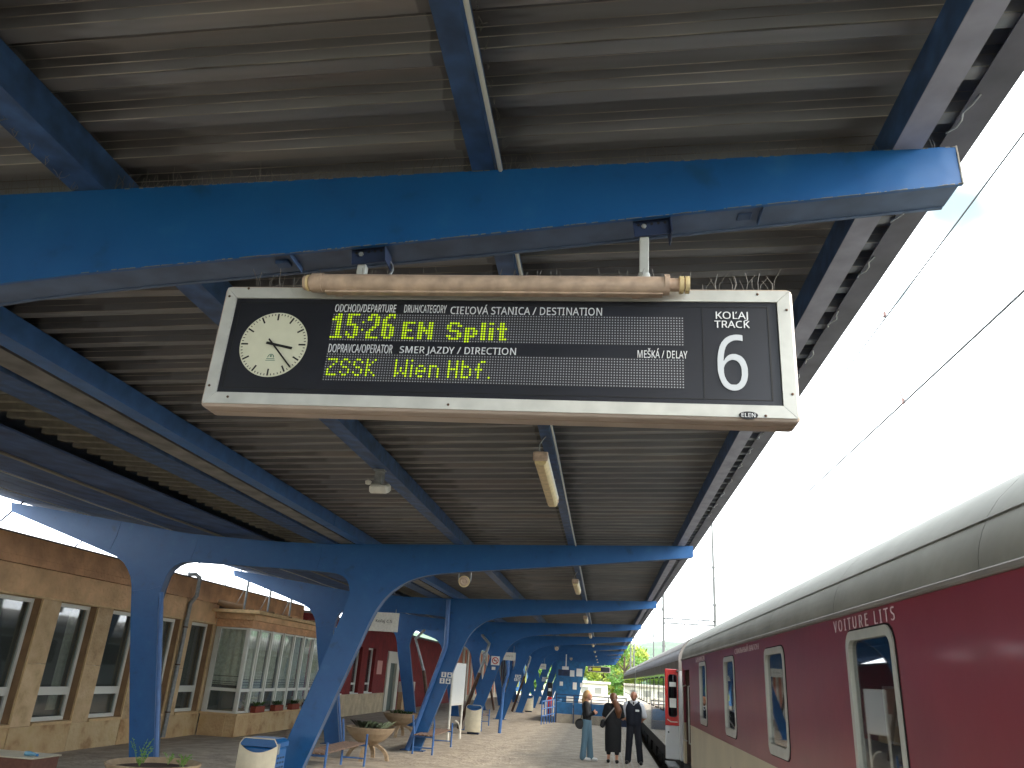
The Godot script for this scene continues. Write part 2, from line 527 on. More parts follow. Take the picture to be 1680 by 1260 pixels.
# ------------------------------------------------------------------ ground
func make_ground():
	var st := mk()
	bx(st, -900, 900, -1.05, -0.85, -300, 2600)
	struct("ground", st, "field")
	st = mk()
	bx(st, 1.62, 40, -0.845, -0.72, -60, 300)
	struct("track_bed", st, "ballast")
	st = mk()
	bx(st, -13.5, 0.93, -0.84, 0.0, -26, 101)
	struct("platform", st, "asphalt")
	var plat := get_node("platform")
	st = mk()
	bx(st, 0.93, 1.38, -0.84, -0.13, -26, 101)
	part("platform_wall", st, "concrete", plat)
	var pm: ArrayMesh
	st = mk()
	cbox(st, Vector3.ZERO, Vector3(0.515, 0.135, 1.985), 0.012)
	pm = st.commit()
	for i in 63:
		put("coping_slab", pm, "coping", plat, P(1.1925, -0.0615 + (i * 7 % 3) * 0.0015, -25 + i * 2.0))
	# tactile ridges along the edge
	var rm: ArrayMesh
	st = mk()
	cbox(st, Vector3.ZERO, Vector3(0.045, 0.008, 12.0), 0.003)
	rm = st.commit()
	for k in 6:
		for i in 7:
			put("tactile_ridge", rm, "coping", plat, P(0.2 + k * 0.115, 0.004, 8 + i * 12.2))
	# rails of the three tracks right of the platform
	for x in [2.38, 3.88, 7.4, 8.9]:
		st = mk()
		bx(st, x - 0.035, x + 0.035, -0.6, -0.55, -60, 250)
		bx(st, x - 0.01, x + 0.01, -0.71, -0.6, -60, 250)
		bx(st, x - 0.07, x + 0.07, -0.72, -0.71, -60, 250)
		var r = part("rail", st, "rail_steel", self)
		r.name = numbered("track_rail")
		tag(r, "", "", "", "structure")
	# far hill
	st = mk()
	var n := FastNoiseLite.new(); n.seed = 4; n.frequency = 0.0018; n.fractal_octaves = 4
	var NX := 60; var NZ := 10
	var pts := []
	for j in NZ + 1:
		var row := []
		for i in NX + 1:
			var x := -1500.0 + i * 60.0
			var z := 1100.0 + j * 90.0
			var t := float(j) / NZ
			var y = sin(t * PI * 0.9) * (78.0 + 30.0 * n.get_noise_2d(x, z) - 0.012 * abs(x - 100)) - 2.0
			row.append(P(x, y, z))
		pts.append(row)
	for j in NZ:
		for i in NX:
			face(st, [pts[j][i], pts[j][i + 1], pts[j + 1][i + 1]], Vector3.UP)
			face(st, [pts[j][i], pts[j + 1][i + 1], pts[j + 1][i]], Vector3.UP)
	struct("hill", st, "hill")

# ------------------------------------------------------------------ canopy
func top_h(x: float) -> float:
	if x > -4.6: return 3.83 + (x + 4.6) * 0.22 / 6.0
	if x > -5.6: return 3.83
	if x > -7.12: return lerpf(3.9, 3.83, (x + 7.12) / 1.52)
	return lerpf(4.32, 3.9, (x + 10.63) / 3.51)

func fz(k: int) -> float:
	if k <= 0: return Z1 + k * BAY
	return 12.35 if k == 1 else 21.2 + (k - 2) * 8.87

func frame_poly() -> PackedVector2Array:
	var a := [[-10.63, 4.32], [-8.79, 4.11], [-7.12, 3.9], [-5.6, 3.83], [-4.6, 3.83], [1.38, 4.049],
		[1.38, 3.87], [-0.58, 3.65], [-2.17, 3.49], [-2.62, 3.435], [-2.86, 3.395], [-3.02, 3.35], [-3.18, 3.285], [-3.33, 3.195], [-3.46, 3.085], [-3.57, 2.96], [-3.66, 2.81], [-3.74, 2.63], [-3.81, 2.44], [-3.98, 1.96], [-4.23, 1.25], [-4.67, 0.0],
		[-5.08, 0.0], [-4.79, 0.89], [-4.39, 2.1], [-4.14, 2.98], [-4.135, 3.08], [-4.16, 3.18], [-4.21, 3.26], [-4.29, 3.32], [-4.4, 3.355], [-4.69, 3.38],
		[-7.0, 3.43], [-7.13, 3.41], [-7.24, 3.36], [-7.32, 3.28], [-7.37, 3.17], [-7.395, 3.03], [-7.42, 2.8], [-6.82, 0.0],
		[-7.22, 0.0], [-7.82, 2.42], [-7.94, 2.96], [-8.0, 3.12], [-8.08, 3.24], [-8.19, 3.36], [-8.34, 3.45], [-8.55, 3.52], [-9.24, 3.74], [-10.58, 4.16]]
	var p := PackedVector2Array()
	for v in a: p.append(Vector2(v[0], v[1]))
	return p

func make_canopy():
	var can := thing("platform_canopy", "blue steel platform canopy with twin-legged frames and ribbed sheet roof", "canopy", P(-5, 0, 12.35))
	# --- frames: two face plates with a web box set back between them
	var poly := frame_poly()
	var inner: PackedVector2Array = Geometry2D.offset_polygon(poly, -0.014, Geometry2D.JOIN_MITER)[0]
	for i in inner.size():
		if inner[i].x > 1.2: inner[i].x = 1.376
	var st := mk()
	var X := Vector3.RIGHT; var Y := Vector3.UP; var D := Vector3(0, 0, -1)
	prism(st, poly, Vector3.ZERO, X, Y, D * 0.016)
	var fm := st.commit()
	st = mk()
	prism(st, inner, D * 0.0165, X, Y, D * (FT - 0.0325))
	prism(st, Geometry2D.offset_polygon(poly, -0.008, Geometry2D.JOIN_MITER)[0], D * (FT - 0.0155), X, Y, D * 0.0155)
	var im := st.commit()
	# bare chips along the beam edges
	st = mk()
	var cr := RandomNumberGenerator.new(); cr.seed = 31
	for i in 420:
		var cx := cr.randf_range(-3.2, 1.37)
		var low := i % 4 != 0
		var hb2 := 3.87 + (cx - 1.38) * (0.1122 if cx > -0.58 else 0.1085)
		if cx < -0.58: hb2 = 3.65 + (cx + 0.58) * 0.1006
		if cx < -2.3: continue
		var hy: float = hb2 if low else top_h(cx)
		var ln := cr.randf_range(0.004, 0.03); var ht := cr.randf_range(0.001, 0.0045)
		cbox(st, P(cx, hy + (ht * 0.5 if low else -ht * 0.5), -0.0006), Vector3(ln, ht, 0.0016), 0.0, Basis(Vector3.BACK, 0.11 if low else 0.036))
	for i in 60:
		cbox(st, P(1.378, cr.randf_range(3.87, 4.045), cr.randf_range(-0.001, 0.004)), Vector3(0.006, cr.randf_range(0.004, 0.025), 0.005))
	var chm := st.commit()
	# welded seams, base plates
	st = mk()
	for s in [[-4.875, 0.62], [-7.02, 0.62]]:
		bx(st, s[0] - s[1] * 0.5, s[0] + s[1] * 0.5, 0.001, 0.02, -0.06, FT + 0.06, 0.004)
	var bm := st.commit()
	st = mk()
	for s in [[-8.5, 3.56, -8.42, 4.05], [-7.0, 3.44, -6.94, 3.87], [-4.75, 3.4, -4.72, 3.81]]:
		tube(st, [P(s[0], s[1], -0.001), P((s[0] + s[2]) * 0.5 + 0.02, (s[1] + s[3]) * 0.5, -0.001), P(s[2], s[3], -0.001)], 0.004, 5)
	tube(st, [P(-7.925, 2.9, -0.001), P(-7.6, 2.94, -0.001), P(-7.43, 3.0, -0.001)], 0.004, 5)
	var wm := st.commit()
	for k in range(-2, 11):
		var z := fz(k)
		var f := put("frame", fm, "blue", can, P(0, 0, z))
		put("web_box", im, "blue_web", f, P(0, 0, z))
		put("base_plate", bm, "purlin_blue", f, P(0, 0, z))
		put("weld_seam", wm, "blue", f, P(0, 0, z))
		if k == 0:
			var chp := put("paint_chips", chm, "conduit", f, P(0, 0, z))
			chp.set_meta("kind", "stuff")
	# --- purlins, one length per bay
	var z0 := Z1 - 2 * BAY - 5.0
	st = mk()
	bx(st, -0.055, 0.057, -0.005, -0.001, 0.0, BAY - 0.02)
	var flm := st.commit()
	for pd in [[1.19, 0.11], [-0.55, 0.1], [-2.385, 0.17], [-4.055, 0.17], [-4.655, 0.34]]:
		st = mk()
		var w: float = pd[1]
		var L := BAY - 0.02
		bx(st, -w * 0.5, w * 0.5, 0.0, 0.012, 0, L)
		bx(st, -0.006, 0.006, 0.012, 0.155, 0, L) if w < 0.3 else bx(st, -w * 0.5 + 0.01, w * 0.5 - 0.01, 0.012, 0.155, 0, L)
		if w < 0.3:
			bx(st, w * 0.5 - 0.012, w * 0.5, 0.012, 0.155, 0, L) if pd[0] < 0 else bx(st, -w * 0.5, -w * 0.5 + 0.012, 0.012, 0.155, 0, L)
			bx(st, -w * 0.5, w * 0.5, 0.155, 0.165, 0, L)
		var pm := st.commit()
		for k in range(-3, 10):
			var pu := put("purlin", pm, "blue_light" if abs(pd[0] + 4.055) < 0.01 else "purlin_blue", can, P(pd[0], top_h(pd[0]) + 0.003, Z1 + k * BAY - 0.9))
			if pd[0] > 1.0: put("flange", flm, "flange_grey", pu, P(pd[0], top_h(pd[0]) + 0.003, Z1 + k * BAY - 0.9))
	# --- ribbed roof sheets, six ribs each
	var pitch := 0.25; var dep := 0.085
	# (z, height, pale fold towards the next point: wear plus painted shine)
	var prof := [[0.0, 0.0, 0], [0.0655, 0.0, 1], [0.068, 0.003, 0], [0.079, 0.045, 0], [0.081, 0.047, 0], [0.089, dep - 0.003, 1], [0.0915, dep, 0], [0.142, dep, 0], [0.146, dep - 0.007, 1], [0.149, dep - 0.007, 0], [0.158, dep - 0.007, 0], [0.162, dep, 0], [0.224, dep, 1], [0.2265, dep - 0.003, 0], [0.235, 0.047, 1], [0.237, 0.044, 0], [0.2475, 0.003, 1], [0.25, 0.0, 0]]
	for side in 2:
		st = mk()
		var xs := [1.52, -4.22] if side == 0 else [-4.84, -5.85]
		for r in 6:
			for i in prof.size() - 1:
				var a := Vector2(prof[i][0], prof[i][1]); var b := Vector2(prof[i + 1][0], prof[i + 1][1])
				var q := []; var uv := []
				var pale_fold: bool = prof[i][2] == 1
				for c in [[0, a], [1, a], [1, b], [0, b]]:
					var x: float = xs[c[0]]
					q.append(P(x, top_h(x) + 0.17 + c[1].y, r * pitch + c[1].x))
					uv.append(Vector2(0.99 if pale_fold else float(c[0]) * 0.965, (r * pitch + c[1].x) / 6.0 + (float(c[0]) * 0.35 if pale_fold else 0.0)))
				face(st, q, Vector3.DOWN, uv)
		var sm := st.commit()
		var zz := z0; var k := 0
		while zz < 92.5:
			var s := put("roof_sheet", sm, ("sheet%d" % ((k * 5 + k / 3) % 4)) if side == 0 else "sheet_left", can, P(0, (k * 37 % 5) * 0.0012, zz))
			zz += 1.5; k += 1
	var zl := Z1 + 10 * BAY + 0.6
	# roof skin above the ribs, so that no daylight leaks in
	st = mk()
	for e in [[1.54, -4.3], [-4.3, -5.9], [-5.9, -7.12], [-7.12, -10.75]]:
		var h0 := top_h(e[0]) + 0.27; var h1 := top_h(e[1]) + 0.27
		prism(st, PackedVector2Array([Vector2(e[0], h0), Vector2(e[0], h0 + 0.05), Vector2(e[1], h1 + 0.05), Vector2(e[1], h1)]), P(0, 0, z0), X, Y, D * (zl - z0))
	part("roof_deck", st, "galvanised", can)
	# dark flat soffit boards of the wing over the building side
	var seams := [-5.8, -6.66, -7.7, -8.7, -9.7, -10.72]
	for i in 5:
		for k in range(-3, 11):
			st = mk()
			var xa: float = seams[i] - 0.006; var xb: float = seams[i + 1] + 0.006
			var ha := top_h(xa) + 0.06; var hb := top_h(xb) + 0.06
			prism(st, PackedVector2Array([Vector2(xa, ha), Vector2(xa, ha + 0.02), Vector2(xb, hb + 0.02), Vector2(xb, hb)]), P(0, 0, Z1 + k * BAY - 0.9), X, Y, D * (BAY - 0.012))
			part("soffit_board", st, "soffit", can)
	# valley gutter
	st = mk()
	bx(st, -4.46, -4.2, top_h(-4.3) + 0.02, top_h(-4.3) + 0.16, z0, zl)
	part("gutter", st, "gutter", can)
	# edge trim and bits of peeling sealant along the track side
	st = mk()
	prism(st, PackedVector2Array([Vector2(1.5, top_h(1.5) + 0.15), Vector2(1.545, top_h(1.5) + 0.15), Vector2(1.545, top_h(1.5) + 0.33), Vector2(1.5, top_h(1.5) + 0.33)]), P(0, 0, z0), X, Y, D * (zl - z0))
	bx(st, 1.41, 1.499, top_h(1.45) + 0.15, top_h(1.45) + 0.156, z0, zl)
	part("edge_trim", st, "edge_dark", can)
	for i in 15:
		st = mk()
		var z := 1.75 + i * 0.62 + rng.randf() * 0.25
		var pts := []
		for j in 6:
			pts.append(P(1.43 + 0.012 * sin(j * 1.9 + i) - j * 0.004, top_h(1.45) + 0.147 - 0.012 * sin(j * 0.62), z + j * 0.045))
		tube(st, pts, 0.004, 5)
		part("loose_sealant", st, "cable_white", can)
	# cables and conduit under the roof
	for c in [[-6.66, 0.018, "conduit"], [-7.69, 0.010, "cable_white"], [-9.28, 0.010, "cable_white"], [-0.475, 0.010, "cable_white"]]:
		st = mk()
		var pts := []
		var z := Z1 - 10.0
		while z < 70.0:
			pts.append(P(c[0], top_h(c[0]) - (0.012 if c[0] > -1 else -0.03) - 0.01 * sin(z * 1.9) * sin(z * 0.7), z))
			z += 0.9
		tube(st, pts, c[1], 6)
		part("cable", st, c[2], can)
	# bird spikes along the beam overhead and the purlins near it
	st = mk()
	var x := -3.2
	while x < 1.34:
		spike_fan(st, P(x, top_h(x), Z1 + 0.05), 0.10)
		x += 0.043
	x = -1.95
	while x < 1.3:
		var hb := 3.68 + (x + 0.58) * 0.112
		x += 0.06
	var sp := part("bird_spikes", st, "spike", can)
	sp.set_meta("kind", "stuff")
	st = mk()
	var zz2 := 1.7
	while zz2 < 2.6:
		spike_fan(st, P(-0.46, top_h(-0.46) + 0.05, zz2), 0.05)
		spike_fan(st, P(-2.4, top_h(-2.4) - 0.05, zz2 * 1.0), 0.045)
		zz2 += 0.09
	sp = part("bird_spikes", st, "spike", can)
	sp.set_meta("kind", "stuff")

func spike_fan(st: SurfaceTool, base: Vector3, len: float):
	for j in 3:
		var d := Vector3(rng.randf_range(-0.25, 0.25), 1.0, rng.randf_range(-0.5, 0.5) + (j - 1) * 0.35).normalized()
		var l := len * rng.randf_range(0.75, 1.15)
		var bend := d * l * 0.6 + Vector3(rng.randf_range(-0.01, 0.01), 0, rng.randf_range(-0.01, 0.01))
		tube(st, [base, base + bend, base + d * l + Vector3(rng.randf_range(-0.02, 0.02), 0, 0)], 0.0011, 3, false)

# ------------------------------------------------------------------ departure board
const GLYPH := {
	"1": ["..XX", ".XXX", "XXXX", "..XX", "..XX", "..XX", "..XX", "..XX", "..XX", "XXXXX"],
	"5": ["XXXXX", "XX...", "XX...", "XX...", "XXXX.", "...XX", "...XX", "X..XX", "XX.XX", ".XXX."],
	":": [".", ".", ".", "X", ".", ".", "X", ".", ".", "."],
	"2": [".XXX.", "XX.XX", "XX.XX", "...XX", "...XX", "..XX.", ".XX..", "XX...", "XX...", "XXXXX"],
	"6": ["..XXX", ".XX.X", "XX...", "XX...", "XXXX.", "XX.XX", "XX.XX", "XX.XX", "XX.XX", ".XXX."],
	"E": ["XXXXX", "XX...", "XX...", "XXXX.", "XX...", "XX...", "XXXXX"],
	"N": ["XX..XX", "XX..XX", "XXX.XX", "XXXXXX", "XX.XXX", "XX..XX", "XX..XX"],
	"S": [".XXXX.", "XX..XX", "XX....", ".XXXX.", "....XX", "XX..XX", ".XXXX."],
	"p": [".....", ".....", "XXXX.", "XX.XX", "XX.XX", "XXXX.", "XX...", "XX..."],
	"l": ["XX", "XX", "XX", "XX", "XX", "XX", "XX"],
	"i": ["XX", "..", "XX", "XX", "XX", "XX", "XX"],
	"t": [".XX.", ".XX.", "XXXX", ".XX.", ".XX.", ".XX.", ".XXX"],
	"z": ["XXXX", "...X", "..X.", ".X..", "X...", "X...", "XXXX"],
	"s": [".XX.", "X..X", "X...", ".XX.", "...X", "X..X", ".XX."],
	"k": ["X..X", "X.X.", "XX..", "X...", "XX..", "X.X.", "X..X"],
	"W": ["X...X", "X...X", "X...X", "X.X.X", "X.X.X", "XX.XX", "X...X"],
	"j": ["X", ".", "X", "X", "X", "X", "X"],
	"e": ["....", "....", ".XX.", "X..X", "XXXX", "X...", ".XX."],
	"n": ["....", "....", "XXX.", "X..X", "X..X", "X..X", "X..X"],
	"H": ["X..X", "X..X", "X..X", "XXXX", "X..X", "X..X", "X..X"],
	"b": ["X...", "X...", "XXX.", "X..X", "X..X", "X..X", "XXX."],
	"f": ["..XX", ".X..", ".X..", "XXX.", ".X..", ".X..", ".X.."],
	".": [".", ".", ".", ".", ".", ".", "X"]}

func dot_matrix(items: Array) -> StandardMaterial3D:
	var C := 132; var R := 11; var S := 8
	var lit := {}
	for it in items:
		var g: Array = GLYPH[it[0]]
		for r in g.size():
			for c in g[r].length():
				if g[r][c] == "X": lit[Vector2i(it[1] + c, it[2] + r)] = true
	var im := Image.create(C * S, R * S, false, Image.FORMAT_RGB8)
	var em := Image.create(C * S, R * S, false, Image.FORMAT_RGB8)
	im.fill(Color(0.12, 0.125, 0.15))
	em.fill(Color.BLACK)
	for r in R:
		for c in C:
			var on: bool = lit.has(Vector2i(c, r))
			var rad := 3.5 if on else 1.75
			for y in S:
				for x in S:
					var d := Vector2(x - 3.5, y - 3.5).length()
					if d < rad:
						im.set_pixel(c * S + x, r * S + y, Color(0.72, 0.85, 0.04) if on else Color(0.6, 0.61, 0.63))
						if on: em.set_pixel(c * S + x, r * S + y, Color(0.72, 0.85, 0.03))
	im.generate_mipmaps(); em.generate_mipmaps()
	var m := StandardMaterial3D.new()
	m.albedo_texture = ImageTexture.create_from_image(im)
	m.roughness = 0.5
	m.emission_enabled = true
	m.emission = Color.BLACK
	m.emission_texture = ImageTexture.create_from_image(em)
	m.emission_operator = BaseMaterial3D.EMISSION_OP_ADD
	m.emission_energy_multiplier = 0.07
	return m

func flat_quad(x0, x1, h0, h1, z) -> SurfaceTool:
	var st := mk()
	face(st, [P(x0, h0, z), P(x1, h0, z), P(x1, h1, z), P(x0, h1, z)], Vector3.BACK, [Vector2(0, 1), Vector2(1, 1), Vector2(1, 0), Vector2(0, 0)])
	return st

func disc(cx, ch, r, z0, z1, segs := 48) -> SurfaceTool:
	var st := mk()
	var p := PackedVector2Array()
	for k in segs: p.append(Vector2(cos(TAU * k / segs), sin(TAU * k / segs)) * r)
	prism(st, p, P(cx, ch, z0), Vector3.RIGHT, Vector3.UP, Vector3(0, 0, z0 - z1))
	return st

func rrect(hw: float, hh: float, r: float, n := 6) -> PackedVector2Array:
	var p := PackedVector2Array()
	for q in [[1, 1, 0], [-1, 1, 1], [-1, -1, 2], [1, -1, 3]]:
		for i in n + 1:
			var a = PI * 0.5 * (q[2] + float(i) / n)
			p.append(Vector2(q[0] * (hw - r) + cos(a) * r, q[1] * (hh - r) + sin(a) * r))
	return p

func ring_prism(st: SurfaceTool, outer: PackedVector2Array, inner: PackedVector2Array, o: Vector3, U: Vector3, V: Vector3, W: Vector3):
	# flat ring between two outlines with the same number of points, extruded along W
	var n := outer.size()
	for i in n:
		var j := (i + 1) % n
		var a := o + U * outer[i].x + V * outer[i].y; var b := o + U * outer[j].x + V * outer[j].y
		var c := o + U * inner[j].x + V * inner[j].y; var d := o + U * inner[i].x + V * inner[i].y
		face(st, [a, b, c, d], -W)
		face(st, [a + W, b + W, c + W, d + W], W)
		var mo := (outer[i] + outer[j]) * 0.5
		face(st, [a, b, b + W, a + W], U * mo.x + V * mo.y)
		face(st, [d, c, c + W, d + W], -(U * mo.x + V * mo.y))

func make_departure_board():
	var cx := -0.457; var ch := 1.95 + 1.184; var hw := 1.148; var hh := 0.27
	var zf := 2.66; var zb := 2.83
	var b := thing("departure_board", "large dark departure board with clock and track number 6 under the near beam", "departure board", P(cx, ch, zf))
	# rounded shell
	var st := mk()
	var n := 5
	var shell := []
	for i in n + 1:
		var a := PI * 0.5 * i / n
		shell.append([0.05 * (1 - cos(a)), 0.05 * (1 - sin(a))])
	# section rings from front to back
	var rings := []
	var ins := [[0.014, 0.0], [0.004, 0.006], [0.0, 0.014], [0.0, 0.05], [0.004, 0.053], [0.004, 0.058], [0.0, 0.061], [0.0, 0.115], [0.012, 0.145], [0.035, 0.163], [0.06, 0.17]]
	for v in ins: rings.append([v[0], zf + v[1]])
	for i in rings.size() - 1:
		var A := rrect(hw - rings[i][0], hh - rings[i][0], 0.02, 3); var Bp := rrect(hw - rings[i + 1][0], hh - rings[i + 1][0], 0.02, 3)
		for k in A.size():
			var k2 := (k + 1) % A.size()
			var m := (A[k] + A[k2]) * 0.5
			face(st, [P(cx + A[k].x, ch + A[k].y, rings[i][1]), P(cx + A[k2].x, ch + A[k2].y, rings[i][1]), P(cx + Bp[k2].x, ch + Bp[k2].y, rings[i + 1][1]), P(cx + Bp[k].x, ch + Bp[k].y, rings[i + 1][1])], Vector3(m.x, m.y * 4.0, 0.2))
	var back := rrect(hw - 0.06, hh - 0.06, 0.02, 3)
	var bp := []
	for v in back: bp.append(P(cx + v.x, ch + v.y, zb))
	face(st, bp, Vector3.FORWARD)
	part("housing", st, "sign_side", b)
	# four mitred front rails
	var fw := 0.047
	var x0 := cx - hw + 0.013; var x1 := cx + hw - 0.013; var h0 := ch - hh + 0.013; var h1 := ch + hh - 0.013
	var g := 0.0008
	for rl in [[[x0 + g, h0], [x1 - g, h0], [x1 - fw - g, h0 + fw], [x0 + fw + g, h0 + fw]], [[x0 + g, h1], [x1 - g, h1], [x1 - fw - g, h1 - fw], [x0 + fw + g, h1 - fw]], [[x0, h0 + g], [x0, h1 - g], [x0 + fw, h1 - fw - g], [x0 + fw, h0 + fw + g]], [[x1, h0 + g], [x1, h1 - g], [x1 - fw, h1 - fw - g], [x1 - fw, h0 + fw + g]]]:
		var pp := PackedVector2Array()
		for v in rl: pp.append(Vector2(v[0], v[1]))
		st = mk()
		prism(st, pp, P(0, 0, zf - 0.004), Vector3.RIGHT, Vector3.UP, Vector3(0, 0, -0.02))
		part("frame_rail", st, "sign_frame", b)
	# face panel and its raised inner line
	st = mk()
	bx(st, x0 + fw - 0.002, x1 - fw + 0.002, h0 + fw - 0.002, h1 - fw + 0.002, zf + 0.004, zf + 0.016)
	var fp := part("face_panel", st, "sign_face", b)
	st = mk()
	var ix0 := x0 + fw + 0.02; var ix1 := x1 - fw - 0.035; var ih0 := h0 + fw + 0.022; var ih1 := h1 - fw - 0.02
	for s in [[ix0, ix1, ih0 - 0.0015, ih0 + 0.0015], [ix0, ix1, ih1 - 0.0015, ih1 + 0.0015], [ix0 - 0.0015, ix0 + 0.0015, ih0, ih1], [ix1 - 0.0025, ix1 + 0.0025, ih0, ih1], [0.352, 0.3545, ih0, ih1]]:
		bx(st, s[0], s[1], s[2], s[3], zf + 0.0025, zf + 0.0045)
	part("panel_edge", st, "gasket", fp)
	# screws and maker's badge
	for s in [[-1.578, 1.40], [-1.578, 1.0], [-1.49, 0.954], [-1.5, 1.437], [0.664, 1.36], [0.664, 1.02], [0.566, 0.934], [0.56, 1.426], [-0.6, 0.945], [-0.3, 1.437]]:
		st = mk()
		lathe(st, [Vector2(0.0052, 0), Vector2(0.005, 0.002), Vector2(0.0025, 0.0032), Vector2(0, 0.0034)], P(s[0], s[1] + 1.95, zf - 0.0041), 10, 1, 1, Vector3.BACK)
		part("screw", st, "rail_steel", b)
	st = mk()
	var el := PackedVector2Array()
	for k in 28: el.append(Vector2(cos(TAU * k / 28) * 0.034, sin(TAU * k / 28) * 0.0145))
	prism(st, el, P(0.505, 1.95 + 0.934, zf - 0.004), Vector3.RIGHT, Vector3.UP, Vector3(0, 0, 0.003))
	var badge := part("maker_badge", st, "black", b)
	lettering("lettering", "ELEN", badge, P(0.481, 1.95 + 0.9265, zf - 0.0072), 0.048, 0.015, "print_white", 0.0, 0.0015)
	# printed captions
	var zt := zf + 0.0038
	for t in [["ODCHOD/DEPARTURE", -1.112, -0.857, 1.350, 0.034], ["DRUH/CATEGORY", -0.822, -0.649, 1.350, 0.034], ["CIEĽOVÁ STANICA / DESTINATION", -0.631, -0.029, 1.346, 0.042],
		["DOPRAVCA/OPERATOR", -1.112, -0.849, 1.170, 0.036], ["SMER JAZDY / DIRECTION", -0.819, -0.356, 1.165, 0.036], ["MEŠKÁ / DELAY", 0.109, 0.294, 1.17, 0.04], ["KOĽAJ", 0.403, 0.522, 1.330, 0.037], ["TRACK", 0.397, 0.527, 1.300, 0.029]]:
		lettering("caption", t[0], fp, P(t[1], 1.95 + t[3] - 0.014, zt), t[2] - t[1], t[4], "print_white")
	lettering("track_number", "6", fp, P(0.404, 1.95 + 1.031, zt), 0.108, 0.226, "print_grey")
	# two flip-dot rows
	var top := dot_matrix([["1", 0, 0], ["5", 6, 0], [":", 12, 0], ["2", 14, 0], ["6", 20, 0], ["E", 28, 3], ["N", 34, 3], ["S", 45, 3], ["p", 52, 3], ["l", 58, 3], ["i", 61, 3], ["t", 64, 3]])
	part("dot_display", flat_quad(-1.118, 0.283, 1.95 + 1.207, 1.95 + 1.330, zf + 0.003), top, b)
	var bot := dot_matrix([["z", 1, 2], ["s", 6, 2], ["s", 11, 2], ["k", 16, 2], ["W", 27, 2], ["j", 33, 2], ["e", 35, 2], ["n", 40, 2], ["H", 47, 2], ["b", 52, 2], ["f", 57, 2], [".", 62, 2]])
	part("dot_display", flat_quad(-1.118, 0.283, 1.95 + 1.034, 1.95 + 1.154, zf + 0.003), bot, b)
	# clock
	var kx := -1.347; var kh := 1.95 + 1.186
	var dial := part("clock_dial", disc(kx, kh, 0.142, zf + 0.001, zf + 0.006), "dial", b)
	for k in 60:
		st = mk()
		var a := TAU * k / 60.0
		var hour := k % 5 == 0
		var L := 0.029 if hour else 0.008
		var w := 0.0065 if hour else 0.003
		var dv := Vector2(sin(a), cos(a))
		var r := 0.1365 - L * 0.5
		cbox(st, P(kx + dv.x * r, kh + dv.y * r, zf + 0.0004), Vector3(w, L, 0.0012), 0.0, Basis(Vector3.BACK, -a))
		part("hour_mark" if hour else "minute_mark", st, "black", dial)
	for hd in [[101.5, 0.085, 0.03, 0.0105, 0.0005], [137.7, 0.134, 0.03, 0.0065, -0.002]]:
		st = mk()
		var a := deg_to_rad(hd[0])
		var dv := Vector2(sin(a), cos(a))
		var mid: float = (hd[1] - hd[2]) * 0.5
		cbox(st, P(kx + dv.x * mid, kh + dv.y * mid, zf - 0.002 + hd[4]), Vector3(hd[3], hd[1] + hd[2], 0.0015), 0.0, Basis(Vector3.BACK, -a))
		part("clock_hand", st, "black", dial)
	st = mk()
	var arc := []
	for k in 9: arc.append(P(kx + cos(PI * k / 8) * 0.0125, kh - 0.058 + sin(PI * k / 8) * 0.014, zf + 0.0006))
	tube(st, arc, 0.0018, 5)
	cbox(st, P(kx, kh - 0.052, zf + 0.0006), Vector3(0.006, 0.008, 0.001))
	cbox(st, P(kx, kh - 0.064, zf + 0.0006), Vector3(0.034, 0.003, 0.0008))
	cbox(st, P(kx, kh - 0.071, zf + 0.0006), Vector3(0.04, 0.0022, 0.0008))
	part("clock_emblem", st, "print_green", dial)
	# tube lamp along the top edge
	var ty := 1.95 + 1.437; var tz := zf - 0.055
	st = mk()
	tube(st, [P(-1.155, ty, tz), P(0.21, ty - 0.006, tz)], 0.037, 20)
	var lamp := part("tube_lamp", st, "tube_cover", b)
	for e in [[-1.2, -1.155, 0.04], [0.205, 0.225, 0.041]]:
		st = mk(); tube(st, [P(e[0], ty, tz), P(e[1], ty, tz)], e[2], 20); part("end_collar", st, "tube_cover", lamp)
	for e in [[-1.235, -1.2, 0.03], [0.225, 0.3, 0.026]]:
		st = mk(); tube(st, [P(e[0], ty, tz), P(e[1], ty, tz)], e[2], 16); part("end_fitting", st, "tube_cover", lamp)
	for e in [[-1.222, -1.212], [0.262, 0.278], [0.284, 0.3]]:
		st = mk(); tube(st, [P(e[0], ty, tz), P(e[1], ty, tz)], 0.034, 16); part("end_ring", st, "diffuser", lamp)
	st = mk(); bx(st, -1.14, 0.2, ty - 0.046, ty - 0.036, tz - 0.012, tz + 0.02, 0.002)
	part("lamp_rail", st, "tube_cover", lamp)
	for x in [-1.1, 0.1]:
		st = mk(); bx(st, x - 0.015, x + 0.015, ty - 0.034, ty - 0.01, tz + 0.03, zf + 0.01); part("lamp_bracket", st, "tube_cover", lamp)
	# two hangers: slotted bracket under the beam, square rod, bolt
	for hx in [-1.055, 0.135]:
		var bh = 3.65 + (hx + 0.58) * 0.1122   # underside of the beam
		var rz := zf + 0.085
		var sl := atan(0.1122)
		var RB := Basis(Vector3.BACK, sl)
		st = mk(); bx(st, hx - 0.019, hx + 0.019, ch + hh - 0.002, bh - 0.05, rz - 0.019, rz + 0.019, 0.003)
		var rod := part("hanger_rod", st, "sign_frame", b)
		if hx > 0:
			st = mk(); lathe(st, [Vector2(0.024, -0.01), Vector2(0.027, 0), Vector2(0.024, 0.012), Vector2(0.02, 0.014)], P(hx, 1.95 + 1.55, rz), 14); part("collar", st, "sign_frame", rod)
		st = mk()
		cbox(st, P(hx + 0.03, bh + 0.036, rz), Vector3(0.17, 0.006, 0.12), 0.001, RB)
